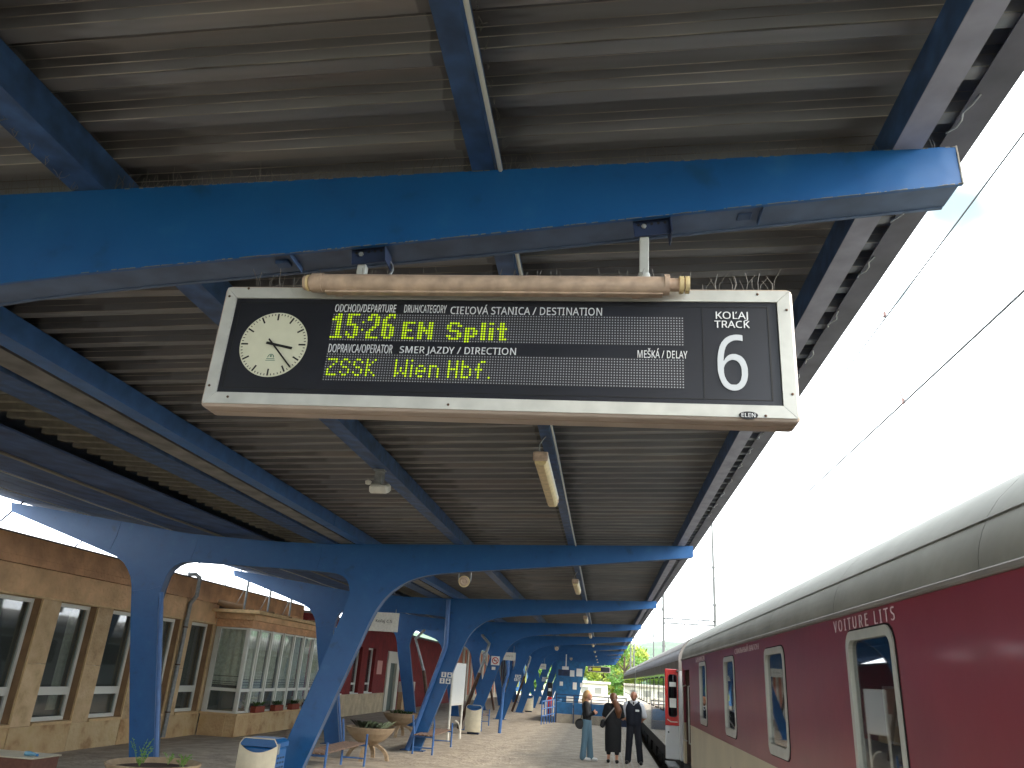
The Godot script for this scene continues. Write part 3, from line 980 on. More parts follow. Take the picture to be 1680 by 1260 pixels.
		cbox(st, P(hx + 0.03, bh - 0.015, rz - 0.03), Vector3(0.15, 0.075, 0.005), 0.001, RB)
		cbox(st, P(hx + 0.105, bh - 0.005, rz - 0.0), Vector3(0.005, 0.09, 0.11), 0.001, RB)
		var br := part("hanger_bracket", st, "blue_dark", rod)
		for k in 5:
			st = mk()
			lathe(st, [Vector2(0.0065, 0), Vector2(0.0065, 0.002), Vector2(0.0, 0.002)], P(hx - 0.025 + k * 0.027, bh - 0.005 + k * 0.003, rz - 0.0326), 10, 1, 1, Vector3.BACK)
			part("bolt_hole", st, "gasket", br)
		st = mk(); lathe(st, [Vector2(0.011, 0), Vector2(0.011, 0.006), Vector2(0.005, 0.009), Vector2(0, 0.009)], P(hx - 0.003, bh - 0.012, rz - 0.033), 6, 1, 1, Vector3.BACK)
		part("bolt", st, "galvanised", br)
	# feed cable behind the left hanger
	st = mk()
	var fc := []
	for k in 11: fc.append(P(-0.98 + 0.05 * sin(k * 0.5), 3.62 - k * 0.025, zf + 0.11 + 0.01 * sin(k)))
	tube(st, fc, 0.006, 6)
	part("feed_cable", st, "galvanised", b)
	# bird spikes on the top of the housing
	st = mk()
	var x := -1.5
	while x < 0.66:
		spike_fan(st, P(x, ch + hh - 0.003, zf + 0.07), 0.1)
		x += 0.052
	var sp := part("bird_spikes", st, "spike", b)
	sp.set_meta("kind", "stuff")
	b.rotation.z = deg_to_rad(-0.4)
	# access plates welded under the beam
	for e in [[-1.42, "left"], [0.55, "right"]]:
		var bh2: float = 3.65 + (e[0] + 0.58) * 0.1122
		st = mk()
		cbox(st, P(e[0], bh2 + 0.03, zf + 0.09), Vector3(0.13, 0.008, 0.13), 0.002, Basis(Vector3.BACK, atan(0.1122)))
		cbox(st, P(e[0] + 0.063, bh2 + 0.018, zf + 0.09), Vector3(0.005, 0.03, 0.13), 0.001, Basis(Vector3.BACK, atan(0.1122)))
		cbox(st, P(e[0], bh2 + 0.018, zf + 0.1), Vector3(0.06, 0.02, 0.05), 0.004, Basis(Vector3.BACK, atan(0.1122)))
		part("access_plate", st, "purlin_blue", get_node("platform_canopy"))

func make_far_board():
	var z := fz(9)
	var b := thing("departure_board", "small distant departure board with amber text under the far end of the canopy", "departure board", P(-0.457, 3.13, z))
	one_box("housing", -1.6, 0.685, 2.87, 3.4, z, z + 0.17, "sign_side", b, 0.01)
	one_box("face_panel", -1.54, 0.62, 2.92, 3.35, z - 0.01, z - 0.002, "sign_face", b)
	part("clock_dial", disc(-1.347, 3.136, 0.142, z - 0.02, z - 0.012, 20), "dial", b)
	part("dot_display", flat_quad(-1.118, -0.3, 3.0, 3.28, z - 0.013), "poster_yellow", b)
	for x in [-1.05, 0.135]: one_box("hanger_rod", x - 0.02, x + 0.02, 3.4, 3.63 + (x + 0.58) * 0.112, z + 0.06, z + 0.1, "sign_frame", b)

# ------------------------------------------------------------------ station building on the left
func make_building():
	var xf := -10.7
	var b := thing("station_building", "tan stone-clad station building with tall narrow windows behind the blue canopy legs", "building", P(xf, 0, 14))
	var per := 1.72; var s0 := 13.96
	for k in range(-8, 5):
		var z := s0 + k * per
		if z > 20.9: break
		var ze: float = min(z + per, 20.94)
		one_box("plinth_slab", -11.05, xf + (0.004 if k % 2 == 0 else 0.0), 0.0, 0.52, z + 0.006, ze - 0.006, "plinth%d" % posmod(k * 5 + 1, 3), b, 0.006)
		one_box("pilaster_slab", -11.05, xf - 0.004, 0.526, 1.62, z + 0.004, z + 0.53, "stone%d" % posmod(k, 3), b, 0.006)
		one_box("pilaster_slab", -11.05, xf - 0.006, 1.626, 2.788, z + 0.004, z + 0.53, "stone%d" % posmod(k + 1, 3), b, 0.006)
		one_box("reveal_trim", xf - 0.03, xf + 0.008, 0.58, 2.78, z - 0.03, z + 0.002, "trim", b, 0.004)
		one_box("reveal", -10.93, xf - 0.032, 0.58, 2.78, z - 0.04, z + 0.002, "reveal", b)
		if ze > 20.93: continue
		# window in the recess
		var wz0 := z + 0.53; var wz1 := ze - 0.04
		var w = one_box("sill", -10.95, xf + 0.03, 0.523, 0.575, wz0 + 0.01, wz1 + 0.02, "trim", b, 0.006)
		tall_window(b, wz0, wz1, -10.93, k)
	one_box("lintel_band", -11.05, xf - 0.002, 2.83, 3.325, -1.0, 20.93, "render_band", b)
	one_box("lintel_trim", -11.05, xf + 0.012, 2.79, 2.828, -1.0, 20.93, "trim", b, 0.006)
	one_box("cornice", -11.05, xf + 0.02, 3.338, 3.47, -1.0, 27.2, "render_top", b)
	one_box("parapet", -11.05, xf + 0.008, 3.475, 3.83, -1.0, 27.2, "render_top", b)
	one_box("parapet_cap", -11.2, xf + 0.045, 3.832, 3.86, -1.0, 27.2, "gutter", b, 0.006)
	one_box("roof", -22.0, -11.05, 3.5, 3.7, -1.0, 27.2, "gutter", b)
	one_box("room_wall", -12.6, -12.5, 0.0, 3.5, -1.0, 27.2, "room", b)
	one_box("room_floor", -12.5, -11.05, 0.3, 0.5, -1.0, 27.2, "room", b)
	one_box("room_ceiling", -12.5, -11.05, 2.9, 3.1, -1.0, 27.2, "white_wall", b)
	one_box("wall_end", -22.0, -11.05, 0, 3.5, 27.0, 27.2, "render_band", b)
	# bay
	var xb := -9.65
	for s in [[20.95, 22.59], [22.59, 24.31], [24.31, 26.03], [26.03, 27.2]]:
		one_box("plinth_slab", -9.95, xb, 0.0, 0.52, s[0] + 0.005, s[1] - 0.005, "plinth%d" % (int(s[0]) % 3), b, 0.006)
	one_box("plinth_slab", -10.68, -9.96, 0.0, 0.52, 20.95, 21.2, "plinth2", b, 0.006)
	one_box("sill", -10.69, xb + 0.04, 0.523, 0.575, 20.9, 27.2, "trim", b, 0.006)
	one_box("bay_lintel", -10.69, xb + 0.01, 2.75, 2.95, 20.93, 27.2, "render_top", b, 0.006)
	one_box("bay_fascia", -10.69, xb + 0.1, 2.952, 3.11, 20.8, 27.2, "render_band", b, 0.006)
	one_box("bay_roof", -10.69, xb + 0.32, 3.112, 3.2, 20.55, 27.2, "trim", b, 0.008)
	var zs := [20.95, 21.64, 22.5, 23.37, 24.22, 25.05, 25.95, 26.85]
	var ref := []
	for i in zs.size():
		one_box("mullion", xb - 0.09, xb - 0.01, 0.576, 2.748, zs[i] - 0.04, zs[i] + 0.04, "window_white", b, 0.006)
		if i == zs.size() - 1: break
		bay_light(b, true, zs[i] + 0.04, zs[i + 1] - 0.04, xb - 0.07, i)
	one_box("mullion", -10.68, -10.58, 0.576, 2.748, 20.96, 21.03, "window_white", b, 0.006)
	bay_light(b, false, -10.58, -9.74, 20.98, 9)
	one_box("room_wall", -10.68, -10.6, 0.58, 2.75, 21.9, 27.0, "room", b)
	# debris and pipes on the bay roof
	var st := mk()
	for i in 60:
		var p := P(rng.randf_range(-10.4, -9.36), 3.205 + rng.randf() * 0.02, rng.randf_range(20.7, 25.5))
		cbox(st, p, Vector3(rng.randf_range(0.04, 0.2), rng.randf_range(0.02, 0.05), rng.randf_range(0.04, 0.25)), 0.0, Basis(Vector3.UP, rng.randf() * TAU) * Basis(Vector3.RIGHT, rng.randf_range(-0.3, 0.3)))
	var db := part("roof_litter", st, "reveal", b)
	db.set_meta("kind", "stuff")
	st = mk(); tube(st, [P(-10.55, 3.36, 20.5), P(-10.3, 3.3, 20.62), P(-9.95, 3.27, 20.8)], [0.07, 0.09, 0.07], 12)
	part("vent_pipe", st, "reveal", b)
	for z in [21.3, 22.9, 24.6]:
		st = mk(); tube(st, [P(-10.15, 3.2, z), P(-10.15, 4.2, z)], 0.035, 8)
		tube(st, [P(-10.15, 3.25, z - 0.6), P(-10.15, 4.1, z + 0.1)], 0.008, 5)
		part("roof_post", st, "galvanised", b)
	# downpipe with a rusty streak of fixings
	st = mk()
	tube(st, [P(-10.75, 3.9, 19.0), P(-10.6, 3.93, 19.12), P(-10.5, 3.85, 19.2), P(-10.5, 3.4, 19.22), P(-10.62, 3.2, 19.2), P(-10.62, 0.05, 19.2)], 0.055, 10)
	var dp := part("downpipe", st, "galvanised", b)
	for h in [0.6, 1.7, 2.6]:
		st = mk(); tube(st, [P(-10.62, h, 19.2), P(-10.62, h + 0.03, 19.2)], 0.063, 10); part("pipe_clip", st, "rail_steel", dp)
	# sloping glazing bars between the parapet and the canopy wing
	var zz := 10.2
	while zz < 27.0:
		st = mk()
		tube(st, [P(-10.95, 3.85, zz), P(-10.2, 4.65, zz)], 0.018, 6)
		part("glazing_bar", st, "blue_dark", b)
		zz += 2.25

func tall_window(b: Node, z0: float, z1: float, x: float, k: int):
	var st := mk()
	var f := 0.075
	bx(st, x, x + 0.06, 0.577, 0.577 + f, z0, z1)
	bx(st, x, x + 0.06, 2.78 - f, 2.78, z0, z1)
	bx(st, x, x + 0.06, 0.577 + f, 2.78 - f, z0, z0 + f)
	bx(st, x, x + 0.06, 0.577 + f, 2.78 - f, z1 - f, z1)
	bx(st, x, x + 0.06, 1.05, 1.2, z0 + f, z1 - f)
	var w := part("window", st, "window_white", b)
	one_box("pane", x + 0.02, x + 0.028, 1.2, 2.78 - f, z0 + f, z1 - f, "glass", w)
	one_box("pane", x + 0.02, x + 0.028, 0.577 + f, 1.05, z0 + f, z1 - f, "glass", w)
	curtain(w, x - 0.05, z0, z0 + 0.28 + 0.12 * (posmod(k, 3)), 0.9 + 0.3 * posmod(k, 2), 2.75)
	if k % 2 == 0: curtain(w, x - 0.17, z1 - 0.3, z1, 0.75, 2.75)

func curtain(w: Node, x: float, z0: float, z1: float, h0: float, h1: float):
	var st := mk()
	var n := int((z1 - z0) / 0.035)
	for i in n:
		var a := x + 0.014 * sin(i * 1.5); var c := x + 0.014 * sin((i + 1) * 1.5)
		var za := z0 + (z1 - z0) * i / n; var zc := z0 + (z1 - z0) * (i + 1) / n
		face(st, [P(a, h0, za), P(c, h0, zc), P(c, h1, zc), P(a, h1, za)], Vector3.RIGHT)
	part("curtain", st, "curtain", w)

func bay_light(b: Node, along: bool, a0: float, a1: float, x: float, k: int):
	var f := 0.05
	var st := mk()
	for r in [[0.577, 0.577 + f, a0, a1], [2.746 - f, 2.746, a0, a1], [1.11, 1.19, a0 + f, a1 - f], [0.577 + f, 2.746 - f, a0, a0 + f], [0.577 + f, 2.746 - f, a1 - f, a1]]:
		if along: bx(st, x - 0.02, x + 0.03, r[0], r[1], r[2], r[3], 0.0)
		else: bx(st, r[2], r[3], r[0], r[1], x - 0.03, x + 0.02, 0.0)
	var w := part("window", st, "window_white", b)
	for r in [[0.577 + f, 1.11], [1.19, 2.746 - f]]:
		if along: one_box("pane", x, x + 0.006, r[0], r[1], a0 + f, a1 - f, "bay_glass", w)
		else: one_box("pane", a0 + f, a1 - f, r[0], r[1], x - 0.006, x, "bay_glass", w)
	st = mk()
	if along:
		curtain(w, x - 0.045, a0, a1 - 0.06 * (k % 3), 1.2 if k % 2 == 0 else 0.8, 2.74)
		for i in 3: bx(st, x - 0.02, x - 0.015, 1.27 + i * 0.07, 1.29 + i * 0.07, a0 + f, a1 - f)
	else:
		var n := 22
		for i in n:
			var xa := a0 + (a1 - a0) * i / n; var xc := a0 + (a1 - a0) * (i + 1) / n
			face(st, [P(xa, 1.25, x + 0.1 + 0.015 * sin(i * 1.3)), P(xc, 1.25, x + 0.1 + 0.015 * sin(i * 1.3 + 1.3)), P(xc, 2.74, x + 0.1 + 0.015 * sin(i * 1.3 + 1.3)), P(xa, 2.74, x + 0.1 + 0.015 * sin(i * 1.3))], Vector3.BACK)
		part("curtain", st, "curtain", w)
		st = mk()
		for h in [1.25, 1.29, 1.34, 1.48]: bx(st, a0 + f, a1 - f, h, h + 0.018, x + 0.03, x + 0.04)
	part("blind_slat", st, "room", w)

func make_red_building():
	var b := thing("red_building", "dark red rendered building with cream plinth and pale door surround further along", "building", P(-10.5, 0, 38))
	var x := -10.5
	var wins := [[28.6, 29.8], [30.8, 32.0], [33.1, 34.2], [35.1, 36.3]]
	var prev := 27.25
	for w in wins:
		one_box("wall_panel", x - 0.3, x, 0.84, 2.76, prev, w[0], "red_wall", b)
		var st := mk()
		for r in [[0.84, 0.92, w[0], w[1]], [2.68, 2.76, w[0], w[1]], [0.92, 2.68, w[0], w[0] + 0.08], [0.92, 2.68, w[1] - 0.08, w[1]], [1.2, 1.28, w[0] + 0.08, w[1] - 0.08]]:
			bx(st, x - 0.22, x - 0.15, r[0], r[1], r[2], r[3])
		var wn := part("window", st, "window_white", b)
		one_box("pane", x - 0.2, x - 0.19, 0.92, 2.68, w[0] + 0.08, w[1] - 0.08, "glass", wn)
		one_box("sill", x - 0.2, x + 0.03, 0.842, 0.88, w[0], w[1], "window_white", wn)
		prev = w[1]
	one_box("wall_panel", x - 0.3, x, 0.84, 2.76, prev, 38.4, "red_wall", b)
	one_box("wall_panel", x - 0.3, x, 0.0, 2.76, 40.75, 57.2, "red_wall", b)
	one_box("upper_wall", x - 0.3, x, 2.762, 3.62, 27.25, 57.2, "red_wall", b)
	one_box("room_wall", x - 1.6, x - 1.5, 0, 3.5, 27.25, 57.0, "room", b)
	one_box("end_wall", x - 10, x - 0.3, 0, 3.6, 57.0, 57.2, "red_wall", b)
	one_box("roof_edge", x - 0.4, x + 0.1, 3.625, 3.72, 27.25, 57.3, "gutter", b, 0.006)
	one_box("roof", x - 10, x - 0.4, 3.6, 3.7, 27.25, 57.3, "gutter", b)
	for i in 7:
		var z0 := 27.25 + i * 1.59
		one_box("plinth_slab", x - 0.3, x + 0.03, 0, 0.835, z0 + 0.004, min(z0 + 1.586, 38.4), "cream_wall", b, 0.005)
	var st := mk()
	for r in [[0.0, 2.74, 38.41, 38.95], [0.0, 2.74, 40.2, 40.74], [2.2, 2.74, 38.95, 40.2]]:
		bx(st, x - 0.3, x + 0.06, r[0], r[1], r[2], r[3])
	var dr := part("door_surround", st, "white_wall", b)
	one_box("door", x - 0.12, x - 0.07, 0.02, 2.2, 38.95, 40.2, "door_green", b)
	one_box("notice", x + 0.002, x + 0.015, 1.66, 2.26, 36.75, 37.6, "pink_paper", b)
	one_box("meter_cabinet", x + 0.002, x + 0.3, 0.85, 1.34, 41.1, 43.6, "white_wall", b, 0.01)
	one_box("cabinet_base", x + 0.002, x + 0.25, 0.0, 0.84, 41.2, 43.5, "plinth1", b, 0.01)

func make_far_buildings():
	var b := thing("far_building", "distant orange and white striped building seen between the far canopy legs", "building", P(-9, 0, 56))
	for i in 19:
		one_box("wall_panel", -10.8, -10.4, 0.4, 3.6, 57.35 + i * 2.0, 58.75 + i * 2.0, "orange_wall", b)
		one_box("pilaster", -10.8, -10.3, 0.0, 3.6, 58.75 + i * 2.0, 59.35 + i * 2.0, "white_wall", b)
	one_box("plinth", -10.8, -10.35, 0.0, 0.395, 57.35, 95.4, "cream_wall", b)
	one_box("cornice", -10.9, -10.2, 3.605, 3.8, 57.35, 95.4, "white_wall", b)
	var p := thing("billboard", "blue billboard with a lime yellow panel behind the far canopy legs", "billboard", P(-8.6, 0, 76))
	one_box("board", -8.6, -8.5, 0.6, 3.5, 79, 95, "poster_blue", p)
	for z in [80.0, 84.0, 88.0, 92.0]: one_box("print_panel", -8.498, -8.48, 1.0, 3.1, z, z + 1.7, "poster_yellow", p)
	for z in [79.5, 87.0, 94.5]: one_box("post", -8.75, -8.6, 0, 3.5, z, z + 0.12, "galvanised", p)
	# pale low building past the platform end
	b = thing("low_building", "pale low flat-roofed building past the far end of the platform", "building", P(-2, 0, 112))
	one_box("wall", -5.5, 0.6, -0.84, 1.7, 112, 118, "white_wall", b)
	one_box("roof", -5.9, 1.0, 1.7, 2.0, 111.5, 118.5, "coping", b, 0.02)
	for i in 3: one_box("window", -4.8 + i * 1.8, -3.8 + i * 1.8, 0.4, 1.2, 111.97, 112.05, "train_glass", b)
	var w := thing("boundary_wall", "long pale concrete wall below the trees past the platform end", "wall", P(4, 0, 104))
	for i in 8: one_box("wall_panel", -9.0 + i * 3.0, -6.02 + i * 3.0, -0.84, 0.45, 106, 106.2, "coping", w, 0.02)

# ------------------------------------------------------------------ train
const TX := 1.72
const TC := 3.13
func roof_pt(t: float) -> Vector2:
	return Vector2(TC - 1.41 * cos(t), 2.53 + 0.79 * sin(t))

func car_roof(b: Node, z0: float, z1: float, m, pieces: int):
	# lapped roof plates: a lower strip, then the crown, in lengths
	var L := (z1 - z0) / pieces
	for i in pieces:
		for s in 3:
			var ta: float = [0.0, 0.33, PI - 0.33][s]; var tb: float = [0.33, PI - 0.33, PI][s]
			var lift: float = [0.0, 0.006, 0.0][s]
			var n: int = [4, 18, 4][s]
			var st := mk()
			for k in n:
				var t0 := lerpf(ta - (0.01 if s == 1 else 0.0), tb + (0.01 if s == 1 else 0.0), float(k) / n)
				var t1 := lerpf(ta - (0.01 if s == 1 else 0.0), tb + (0.01 if s == 1 else 0.0), float(k + 1) / n)
				var p0 := roof_pt(t0); var p1 := roof_pt(t1)
				var n0 := Vector3(-cos(t0) / 1.41, sin(t0) / 0.79, 0).normalized(); var n1 := Vector3(-cos(t1) / 1.41, sin(t1) / 0.79, 0).normalized()
				var zA := z0 + i * L; var zB := zA + L - 0.004
				var a := P(p0.x, p0.y, zA) + n0 * lift; var c := P(p1.x, p1.y, zA) + n1 * lift
				var a2 := P(p0.x, p0.y, zB) + n0 * lift; var c2 := P(p1.x, p1.y, zB) + n1 * lift
				tri3(st, a, c, c2, n0, n1, n1); tri3(st, a, c2, a2, n0, n1, n0)
			part("roof_plate", st, "coach_band" if m == "train_roof2" and s != 1 else m, b)

func car_under(b: Node, z0: float, z1: float):
	one_box("underframe", TX + 0.12, TC * 2 - TX - 0.12, 0.05, 0.44, z0 + 0.2, z1 - 0.2, "under", b)
	for k in 4: one_box("equipment_box", TX + 0.1, TX + 0.9, -0.3, 0.04, z0 + 7.0 + k * 3.0, z0 + 8.9 + k * 3.0, "under", b, 0.02)
	for zc in [z0 + 3.2, z1 - 3.2]:
		var bg = one_box("bogie", TX + 0.2, TX + 0.42, -0.32, 0.0, zc - 1.7, zc + 1.7, "under", b, 0.03)
		for dz in [-1.25, 1.25]:
			for wx in [2.38, 3.88]:
				var st := mk()
				lathe(st, [Vector2(0, -0.065), Vector2(0.4, -0.065), Vector2(0.46, -0.055), Vector2(0.46, 0.045), Vector2(0.4, 0.065), Vector2(0, 0.065)], P(wx, -0.09, zc + dz), 22, 1, 1, Vector3.RIGHT)
				part("wheel", st, "rail_steel", bg)

func car_window(b: Node, zc: float, hc: float, hw: float, hh: float, fm: String, gm: String) -> Node:
	var st := mk()
	var O := rrect(hw, hh, 0.12, 5); var I := rrect(hw - 0.06, hh - 0.06, 0.075, 5)
	for i in I.size():
		if I[i].y < 0: I[i].y += 0.035
	ring_prism(st, O, I, P(TX - 0.014, hc, zc), Vector3(0, 0, 1), Vector3.UP, Vector3(0.05, 0, 0))
	var w := part("window", st, fm, b)
	st = mk()
	var G := rrect(hw + 0.012, hh + 0.012, 0.13, 5)
	ring_prism(st, G, rrect(hw - 0.001, hh - 0.001, 0.12, 5), P(TX - 0.006, hc, zc), Vector3(0, 0, 1), Vector3.UP, Vector3(0.01, 0, 0))
	part("gasket", st, "rubber", w)
	one_box("pane", TX + 0.012, TX + 0.018, hc - hh + 0.03, hc + hh - 0.03, zc - hw + 0.03, zc + hw - 0.03, gm, w)
	return w

func make_sleeping_car():
	var z0 := -8.2; var z1 := 18.2
	var b := thing("sleeping_car", "burgundy and cream sleeping car with grey roof and white lettering at the platform edge", "railway carriage", P(TC, -0.55, 5))
	var ws := []
	for c in [-6.55, -3.55, -0.55, 2.45, 5.45, 8.42, 11.42, 14.4]: ws.append(c)
	var hw := 0.475; var hh := 0.505; var hc := 1.88
	var st := mk()
	var xi := TX + 0.05
	bx(st, TX, xi, hc + hh - 0.02, 2.53, z0, z1)
	bx(st, TX, xi, 1.255, hc - hh + 0.02, z0, 16.65)
	bx(st, TX, xi, 1.255, hc - hh + 0.02, 17.95, z1)
	var prev := z0
	for c in ws:
		bx(st, TX, xi, hc - hh + 0.02, hc + hh - 0.02, prev, c - hw + 0.02)
		prev = c + hw - 0.02
	bx(st, TX, xi, hc - hh + 0.02, hc + hh - 0.02, prev, 16.65)
	bx(st, TX, xi, hc - hh + 0.02, hc + hh - 0.02, 17.95, z1)
	part("side_wall", st, "burgundy", b)
	st = mk()
	bx(st, TX, xi, 0.47, 1.254, z0, 16.65)
	bx(st, TX, xi, 0.47, 1.254, 17.95, z1)
	part("lower_side_wall", st, "cream_paint", b)
	one_box("stripe", TX - 0.003, TX + 0.01, 1.24, 1.268, z0, 16.65, "cream_paint", b)
	one_box("skirt", TX + 0.01, xi, 0.36, 0.469, z0, z1, "under", b)
	one_box("drip_rail", TX - 0.028, TX + 0.03, 2.5, 2.535, z0, z1, "train_roof2", b, 0.008)
	one_box("far_side_wall", TC * 2 - TX - 0.05, TC * 2 - TX, 0.4, 2.53, z0, z1, "burgundy", b)
	one_box("end_wall", TX + 0.05, TC * 2 - TX - 0.05, 0.4, 2.53, z1 - 0.08, z1 - 0.01, "burgundy", b)
	one_box("end_wall", TX + 0.05, TC * 2 - TX - 0.05, 0.4, 2.53, z0 + 0.01, z0 + 0.08, "burgundy", b)
	st = mk()
	var gp := PackedVector2Array()
	for k in 25:
		var r := roof_pt(PI * k / 24.0)
		gp.append(r)
	prism(st, gp, P(0, 0, z1 - 0.06), Vector3.RIGHT, Vector3.UP, Vector3(0, 0, -0.04))
	prism(st, gp, P(0, 0, z0 + 0.02), Vector3.RIGHT, Vector3.UP, Vector3(0, 0, -0.04))
	part("roof_end", st, "train_roof", b)
	one_box("gangway_bellows", 2.5, 3.76, 0.4, 2.6, z1, z1 + 0.65, "rubber", b, 0.05)
	car_roof(b, z0, z1, "train_roof", 11)
	car_under(b, z0, z1)
	# corridor
	one_box("corridor_wall", 2.5, 2.55, 0.45, 2.5, z0 + 0.1, 16.0, "corridor", b)
	one_box("corridor_floor", TX + 0.06, 2.5, 0.45, 0.5, z0 + 0.1, 17.95, "under", b)
	one_box("corridor_ceiling", TX + 0.06, 2.5, 2.42, 2.46, z0 + 0.1, 17.95, "corridor", b)
	one_box("vestibule_wall", TX + 0.06, 3.2, 0.5, 2.42, 18.0, 18.05, "corridor", b)
	one_box("handrail", TX + 0.09, TX + 0.12, 1.45, 1.49, z0 + 0.2, 16.5, "alu_frame", b, 0.008)
	for c in ws:
		var w := car_window(b, c, hc, hw, hh, "alu_frame", "train_glass")
		if abs(c - 5.45) < 0.1:
			# paper notice and white strips behind the glass
			st = mk()
			bx(st, TX + 0.05, TX + 0.055, 1.72, 2.02, 4.98, 5.42)
			part("paper_notice", st, "cream_wall", w)
			st = mk()
			for r in [[2.02, 2.035, 4.97, 5.435], [1.705, 1.72, 4.97, 5.435], [1.42, 2.02, 5.42, 5.435]]: bx(st, TX + 0.045, TX + 0.06, r[0], r[1], r[2], r[3])
			part("notice_frame", st, "window_white", w)
			one_box("blind", TX + 0.3, TX + 0.32, 1.82, 1.89, 5.5, 5.9, "window_white", w)
		elif c > 7 or c < 3:
			one_box("blind", TX + 0.06, TX + 0.07, hc + hh - 0.28, hc + hh - 0.02, c - hw, c + hw, "curtain", w)
	# door leaf folded inwards, step, grab rails
	one_box("door_leaf", TX + 0.25, TX + 0.29, 0.5, 2.3, 17.1, 17.93, "burgundy", b, 0.01)
	one_box("door_header", TX + 0.001, xi, 2.3, 2.365, 16.66, 17.94, "burgundy", b)
	one_box("step", TX - 0.05, TX + 0.4, 0.3, 0.35, 16.7, 17.9, "galvanised", b, 0.006)
	for z in [16.72, 17.86]:
		st = mk(); tube(st, [P(TX + 0.05, 0.9, z), P(TX - 0.02, 0.93, z), P(TX - 0.02, 1.97, z), P(TX + 0.05, 2.0, z)], 0.015, 8); part("grab_rail", st, "alu_frame", b)
	lettering("lettering", "V O I T U R E   L I T S", b, P(TX - 0.004, 2.4, 6.2), 1.28, 0.08, "pink_letter", -PI / 2, 0.003)
	lettering("lettering", "СПАЛЬНЫЙ ВАГОН", b, P(TX - 0.004, 2.4, 10.85), 1.66, 0.08, "pink_letter", -PI / 2, 0.003)
	lettering("lettering", "SCHLAFWAGEN", b, P(TX - 0.004, 2.4, 15.4), 1.3, 0.08, "pink_letter", -PI / 2, 0.003)
	# lifting hook mark and drain pipe on the cream band
	st = mk(); tube(st, [P(TX - 0.01, 0.5, 11.6), P(TX - 0.015, 0.95, 11.6), P(TX + 0.01, 1.0, 11.6)], 0.012, 6)
	part("lamp_iron", st, "galvanised", b)

func make_white_coaches():
	for q in 2:
		var z0 := 19.0 + q * 25.6; var z1 := z0 + 25.0
		var b := thing("white_coach", "white coach with an open red door coupled behind the burgundy car" if q == 0 else "last white coach of the train, next to the trees", "railway carriage", P(TC, -0.55, z0 + 12), "white coaches of the train")
		one_box("side_wall", TX, TC * 2 - TX, 0.42, 2.3, z0, z1, "coach_white", b, 0.02)
		one_box("cant_rail", TX + 0.004, TC * 2 - TX - 0.004, 2.3, 2.53, z0, z1, "train_roof2", b)
		one_box("drip_rail", TX - 0.025, TX + 0.02, 2.28, 2.31, z0, z1, "train_roof2", b, 0.006)
		one_box("skirt", TX + 0.02, TX + 0.1, 0.2, 0.419, z0, z1, "under", b)
		car_roof(b, z0, z1, "train_roof2", 8)
		var st := mk()
		var gp := PackedVector2Array()
		for k in 25: gp.append(roof_pt(PI * k / 24.0))
		prism(st, gp, P(0, 0, z0 + 0.02), Vector3.RIGHT, Vector3.UP, Vector3(0, 0, -0.03))
		prism(st, gp, P(0, 0, z1 - 0.05), Vector3.RIGHT, Vector3.UP, Vector3(0, 0, -0.03))
		part("roof_end", st, "train_roof2", b)
		car_under(b, z0, z1)
		one_box("gangway_bellows", 2.5, 3.76, 0.4, 2.6, z1, z1 + 0.58, "rubber", b, 0.05)
		for k in 9:
			var zc := z0 + 3.2 + k * 2.3
			st = mk()
			prism(st, rrect(0.75, 0.42, 0.1, 4), P(TX - 0.008, 1.75, zc), Vector3(0, 0, 1), Vector3.UP, Vector3(0.009, 0, 0))
			var w := part("window", st, "train_glass_dark", b)
			st = mk()
			ring_prism(st, rrect(0.79, 0.46, 0.12, 4), rrect(0.751, 0.421, 0.1, 4), P(TX - 0.012, 1.75, zc), Vector3(0, 0, 1), Vector3.UP, Vector3(0.011, 0, 0))
			part("window_frame", st, "rubber", w)
		one_box("doorway", TX - 0.004, TX + 0.02, 0.43, 2.22, z0 + 0.75, z0 + 1.5, "under", b)
		if q == 1: continue
		# folded-out door leaf
		var d = one_box("door_leaf", 1.43, 1.74, 1.12, 2.34, z0 + 0.3, z0 + 0.36, "coach_red", b, 0.015)
		one_box("lower_leaf", 1.43, 1.74, 0.42, 1.118, z0 + 0.3, z0 + 0.36, "coach_white", b, 0.015)
		st = mk()
		ring_prism(st, rrect(0.1, 0.46, 0.06, 5), rrect(0.085, 0.445, 0.05, 5), P(1.6, 1.76, z0 + 0.285), Vector3.RIGHT, Vector3.UP, Vector3(0, 0, -0.012))
		part("window_frame", st, "rubber", d)
		st = mk()
		prism(st, rrect(0.085, 0.445, 0.05, 5), P(1.6, 1.76, z0 + 0.29), Vector3.RIGHT, Vector3.UP, Vector3(0, 0, -0.008))
		part("pane", st, "train_glass_dark", d)
		one_box("paper_notice", 1.53, 1.68, 1.95, 2.05, z0 + 0.284, z0 + 0.288, "paper", d)
		one_box("paper_notice", 1.53, 1.68, 1.5, 1.7, z0 + 0.284, z0 + 0.288, "paper", d)
		st = mk(); tube(st, [P(1.47, 1.25, z0 + 0.26), P(1.55, 1.2, z0 + 0.25), P(1.7, 1.2, z0 + 0.25)], 0.01, 6); part("handle", st, "alu_frame", d)
		st = mk(); lathe(st, [Vector2(0.02, 0), Vector2(0.015, 0.01), Vector2(0, 0.012)], P(1.5, 0.98, z0 + 0.3), 10, 1, 1, Vector3.BACK); part("lock", st, "rubber", d)
		one_box("folding_step", 1.5, 1.8, 0.24, 0.29, z0 + 0.4, z0 + 1.5, "galvanised", b, 0.006)

